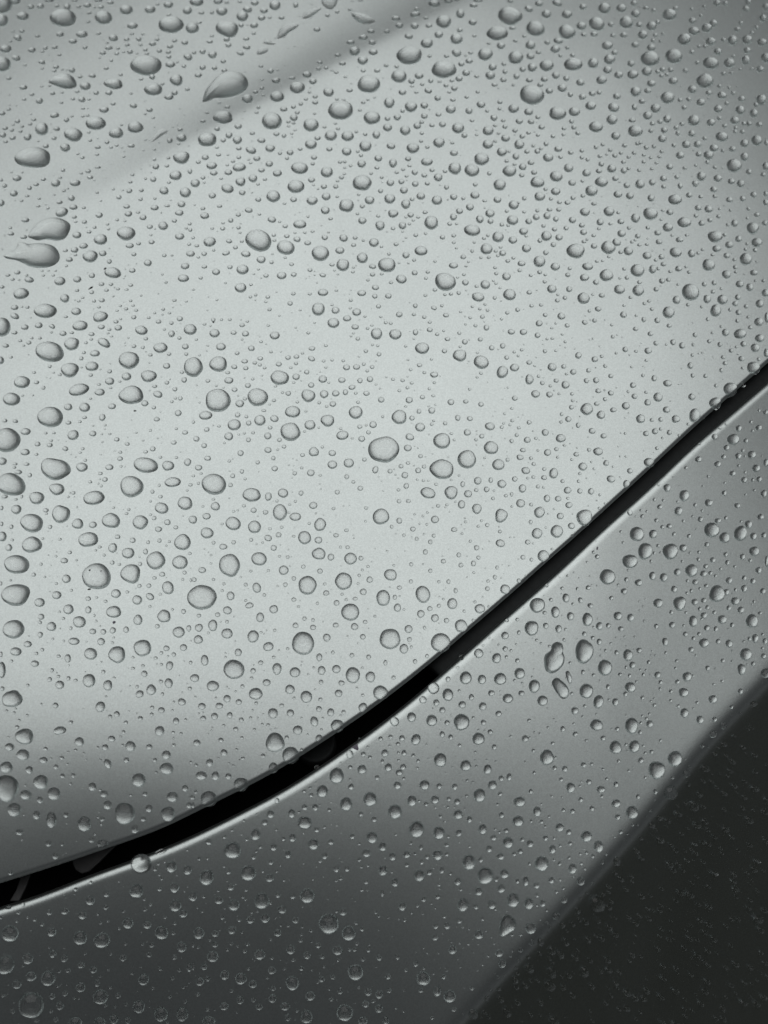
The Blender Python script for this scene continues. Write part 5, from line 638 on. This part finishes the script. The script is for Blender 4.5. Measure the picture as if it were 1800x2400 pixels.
# ------------------------------------------------------------------ what each of the larger drops is called
LAND = [    # where it lies, its own label, how the drops beside it refer to it
 (535,200,"large smooth teardrop raindrop with a pointed tail, just above the bonnet crease","the teardrop above the crease"),
 (117,540,"upper of two long flat puddle drops near the left edge of the bonnet","the two long puddle drops"),
 (75,600,"lower and longer of two flat puddle drops, tail pointing to the left edge",None),
 (77,370,"widest flat oval raindrop, alone above the two long puddle drops","the widest flat oval"),
 (342,153,"large oval raindrop left of the teardrop drop, tiny drop clinging below it","the large oval left of the teardrop"),
 (148,190,"pointed oval raindrop with a sharp tip on its left, above the widest flat oval","the sharp tipped oval"),
 (1195,37,"largest oval raindrop near the top edge, right of where the crease ends","the largest top edge oval"),
 (1247,222,"large tilted egg shaped raindrop in the dense field near the upper right","the tilted egg drop"),
 (962,130,"large round raindrop just right of the crease, left of its close oval twin","the twin ovals right of the crease"),
 (607,563,"large lopsided raindrop with a smaller round drop touching its right","the lopsided drop with a partner"),
 (1044,660,"large oval raindrop standing alone in the sparse middle of the bonnet","the lone middle oval"),
 (1620,683,"large egg shaped raindrop highest of the sparse patch at the right","the egg drop on the right"),
 (1345,587,"large round raindrop below the dense field, tilted drops to its right","the round drop below the dense field"),
 (117,825,"large wide oval raindrop at the left, a round drop touching above right","the wide oval at the left"),
 (897,1055,"largest round raindrop in the middle of the bonnet, with clear paint around it","the largest middle drop"),
 (1036,1099,"large oval raindrop below right of the largest middle drop, flat upper left","the oval beside the largest middle drop"),
 (1092,1075,"large round raindrop touching the right side of a big oval",None),
 (309,1140,"large squarish round raindrop in the left half among ovals","the squarish round drop"),
 (130,1098,"large half moon raindrop with a flat lower edge near the left","the half moon drop"),
 (226,1351,"largest grey raindrop with dark specks floating inside, left half of the bonnet","the specked drop"),
 (475,1400,"largest oval raindrop in the lower left middle, bright and smooth","the large bright oval"),
 (710,1508,"large round raindrop with a dark top, above the curve of the gap","the dark topped round drop"),
 (914,1498,"large round raindrop beside a small oval, up left of the gap","the round drop up from the gap"),
 (1034,1506,"large round raindrop overhanging the bonnet edge near the cut end of the seal","the overhanging drop"),
 (1370,1213,"large round raindrop sitting right on the straight bonnet edge","the round drop on the straight edge"),
 (16,1845,"largest raindrop at the left edge above the gap, half out of frame","the half hidden large drop"),
 (292,1905,"large round raindrop low on the bonnet, close above the gap","the large drop close above the gap"),
 (333,1383,"large round raindrop right of the specked drop",None),
 (331,2025,"large clear raindrop bridging the bright rim of the front wing","the drop bridging the rim"),
 (1300,1545,"bulb shaped raindrop, two merged drops on the front wing","the bulb shaped drop"),
 (1370,1527,"large round raindrop right beside the bulb shaped drop","the round drop beside the bulb"),
 (1190,2170,"teardrop raindrop pointing downward on the front wing","the wing teardrop"),
 (77,2355,"largest pale raindrop in the lower left corner of the front wing","the corner drop"),
 (770,2165,"largest round raindrop low in the middle of the front wing","the large low wing drop"),
 (1684,1392,"large raindrop merging with a small one at its upper right on the wing","the merging wing drop"),
 (1540,1805,"large round raindrop near the dark outer crease of the front wing","the drop near the dark crease"),
 (1137,2051,"large oval raindrop on the wing with a smaller oval up left of it","the oval above the wing teardrop"),
 (1320,1020,"x",None),
]
LAND = LAND[:-1]
def shape_word(w, h, a, sp):
    r = w / h
    if sp: return "oddly shaped"
    if abs(a) >= 10 and max(r, 1 / r) > 1.08: return "tilted oval"
    if r > 1.55: return "flat wide oval"
    if r > 1.18: return "wide oval"
    if r < 0.86: return "tall oval"
    return "round"
CORD = ["nearest", "second", "third", "fourth", "fifth", "sixth", "seventh", "eighth", "ninth", "tenth"]
own, used = {}, {}
ref = []
for lu, lv, lab, short in LAND:
    best = min((k for k in range(len(BIG)) if k not in own), key=lambda k: (BIG[k][1] - lu) ** 2 + (BIG[k][2] - lv) ** 2)
    if (BIG[best][1] - lu) ** 2 + (BIG[best][2] - lv) ** 2 < 34 ** 2:
        own[best] = lab
        if short: ref.append((best, short))
def direction(du, dv):
    k = int(round(math.degrees(math.atan2(-dv, du)) / 45)) % 8
    return ["right of", "up right of", "above", "up left of", "left of", "below left of", "below", "below right of"][k]
cand = {}
for k, (ob, u, v, w, h, a, bon, sp) in enumerate(BIG):
    if k in own: continue
    near = sorted(ref, key=lambda r: (BIG[r[0]][1] - u) ** 2 + (BIG[r[0]][2] - v) ** 2 + (0 if BIG[r[0]][6] == bon else 1e7))
    r = near[0]
    du, dv = u - BIG[r[0]][1], v - BIG[r[0]][2]
    cand.setdefault((r[1], direction(du, dv), shape_word(w, h, a, sp)), []).append((du * du + dv * dv, k))
for (short, dr, shp), lst in cand.items():
    lst.sort()
    for n_, (_, k) in enumerate(lst):
        order_ = "" if len(lst) == 1 else (CORD[n_] + " ")
        own[k] = ("%s%s raindrop %s %s" % (order_, shp, dr, short)) if order_ else ("single %s raindrop %s %s" % (shp, dr, short))
for k, (ob, u, v, w, h, a, bon, sp) in enumerate(BIG):
    tag(ob, own[k], "raindrop", "large raindrops on the bonnet" if bon else "large raindrops on the front wing")
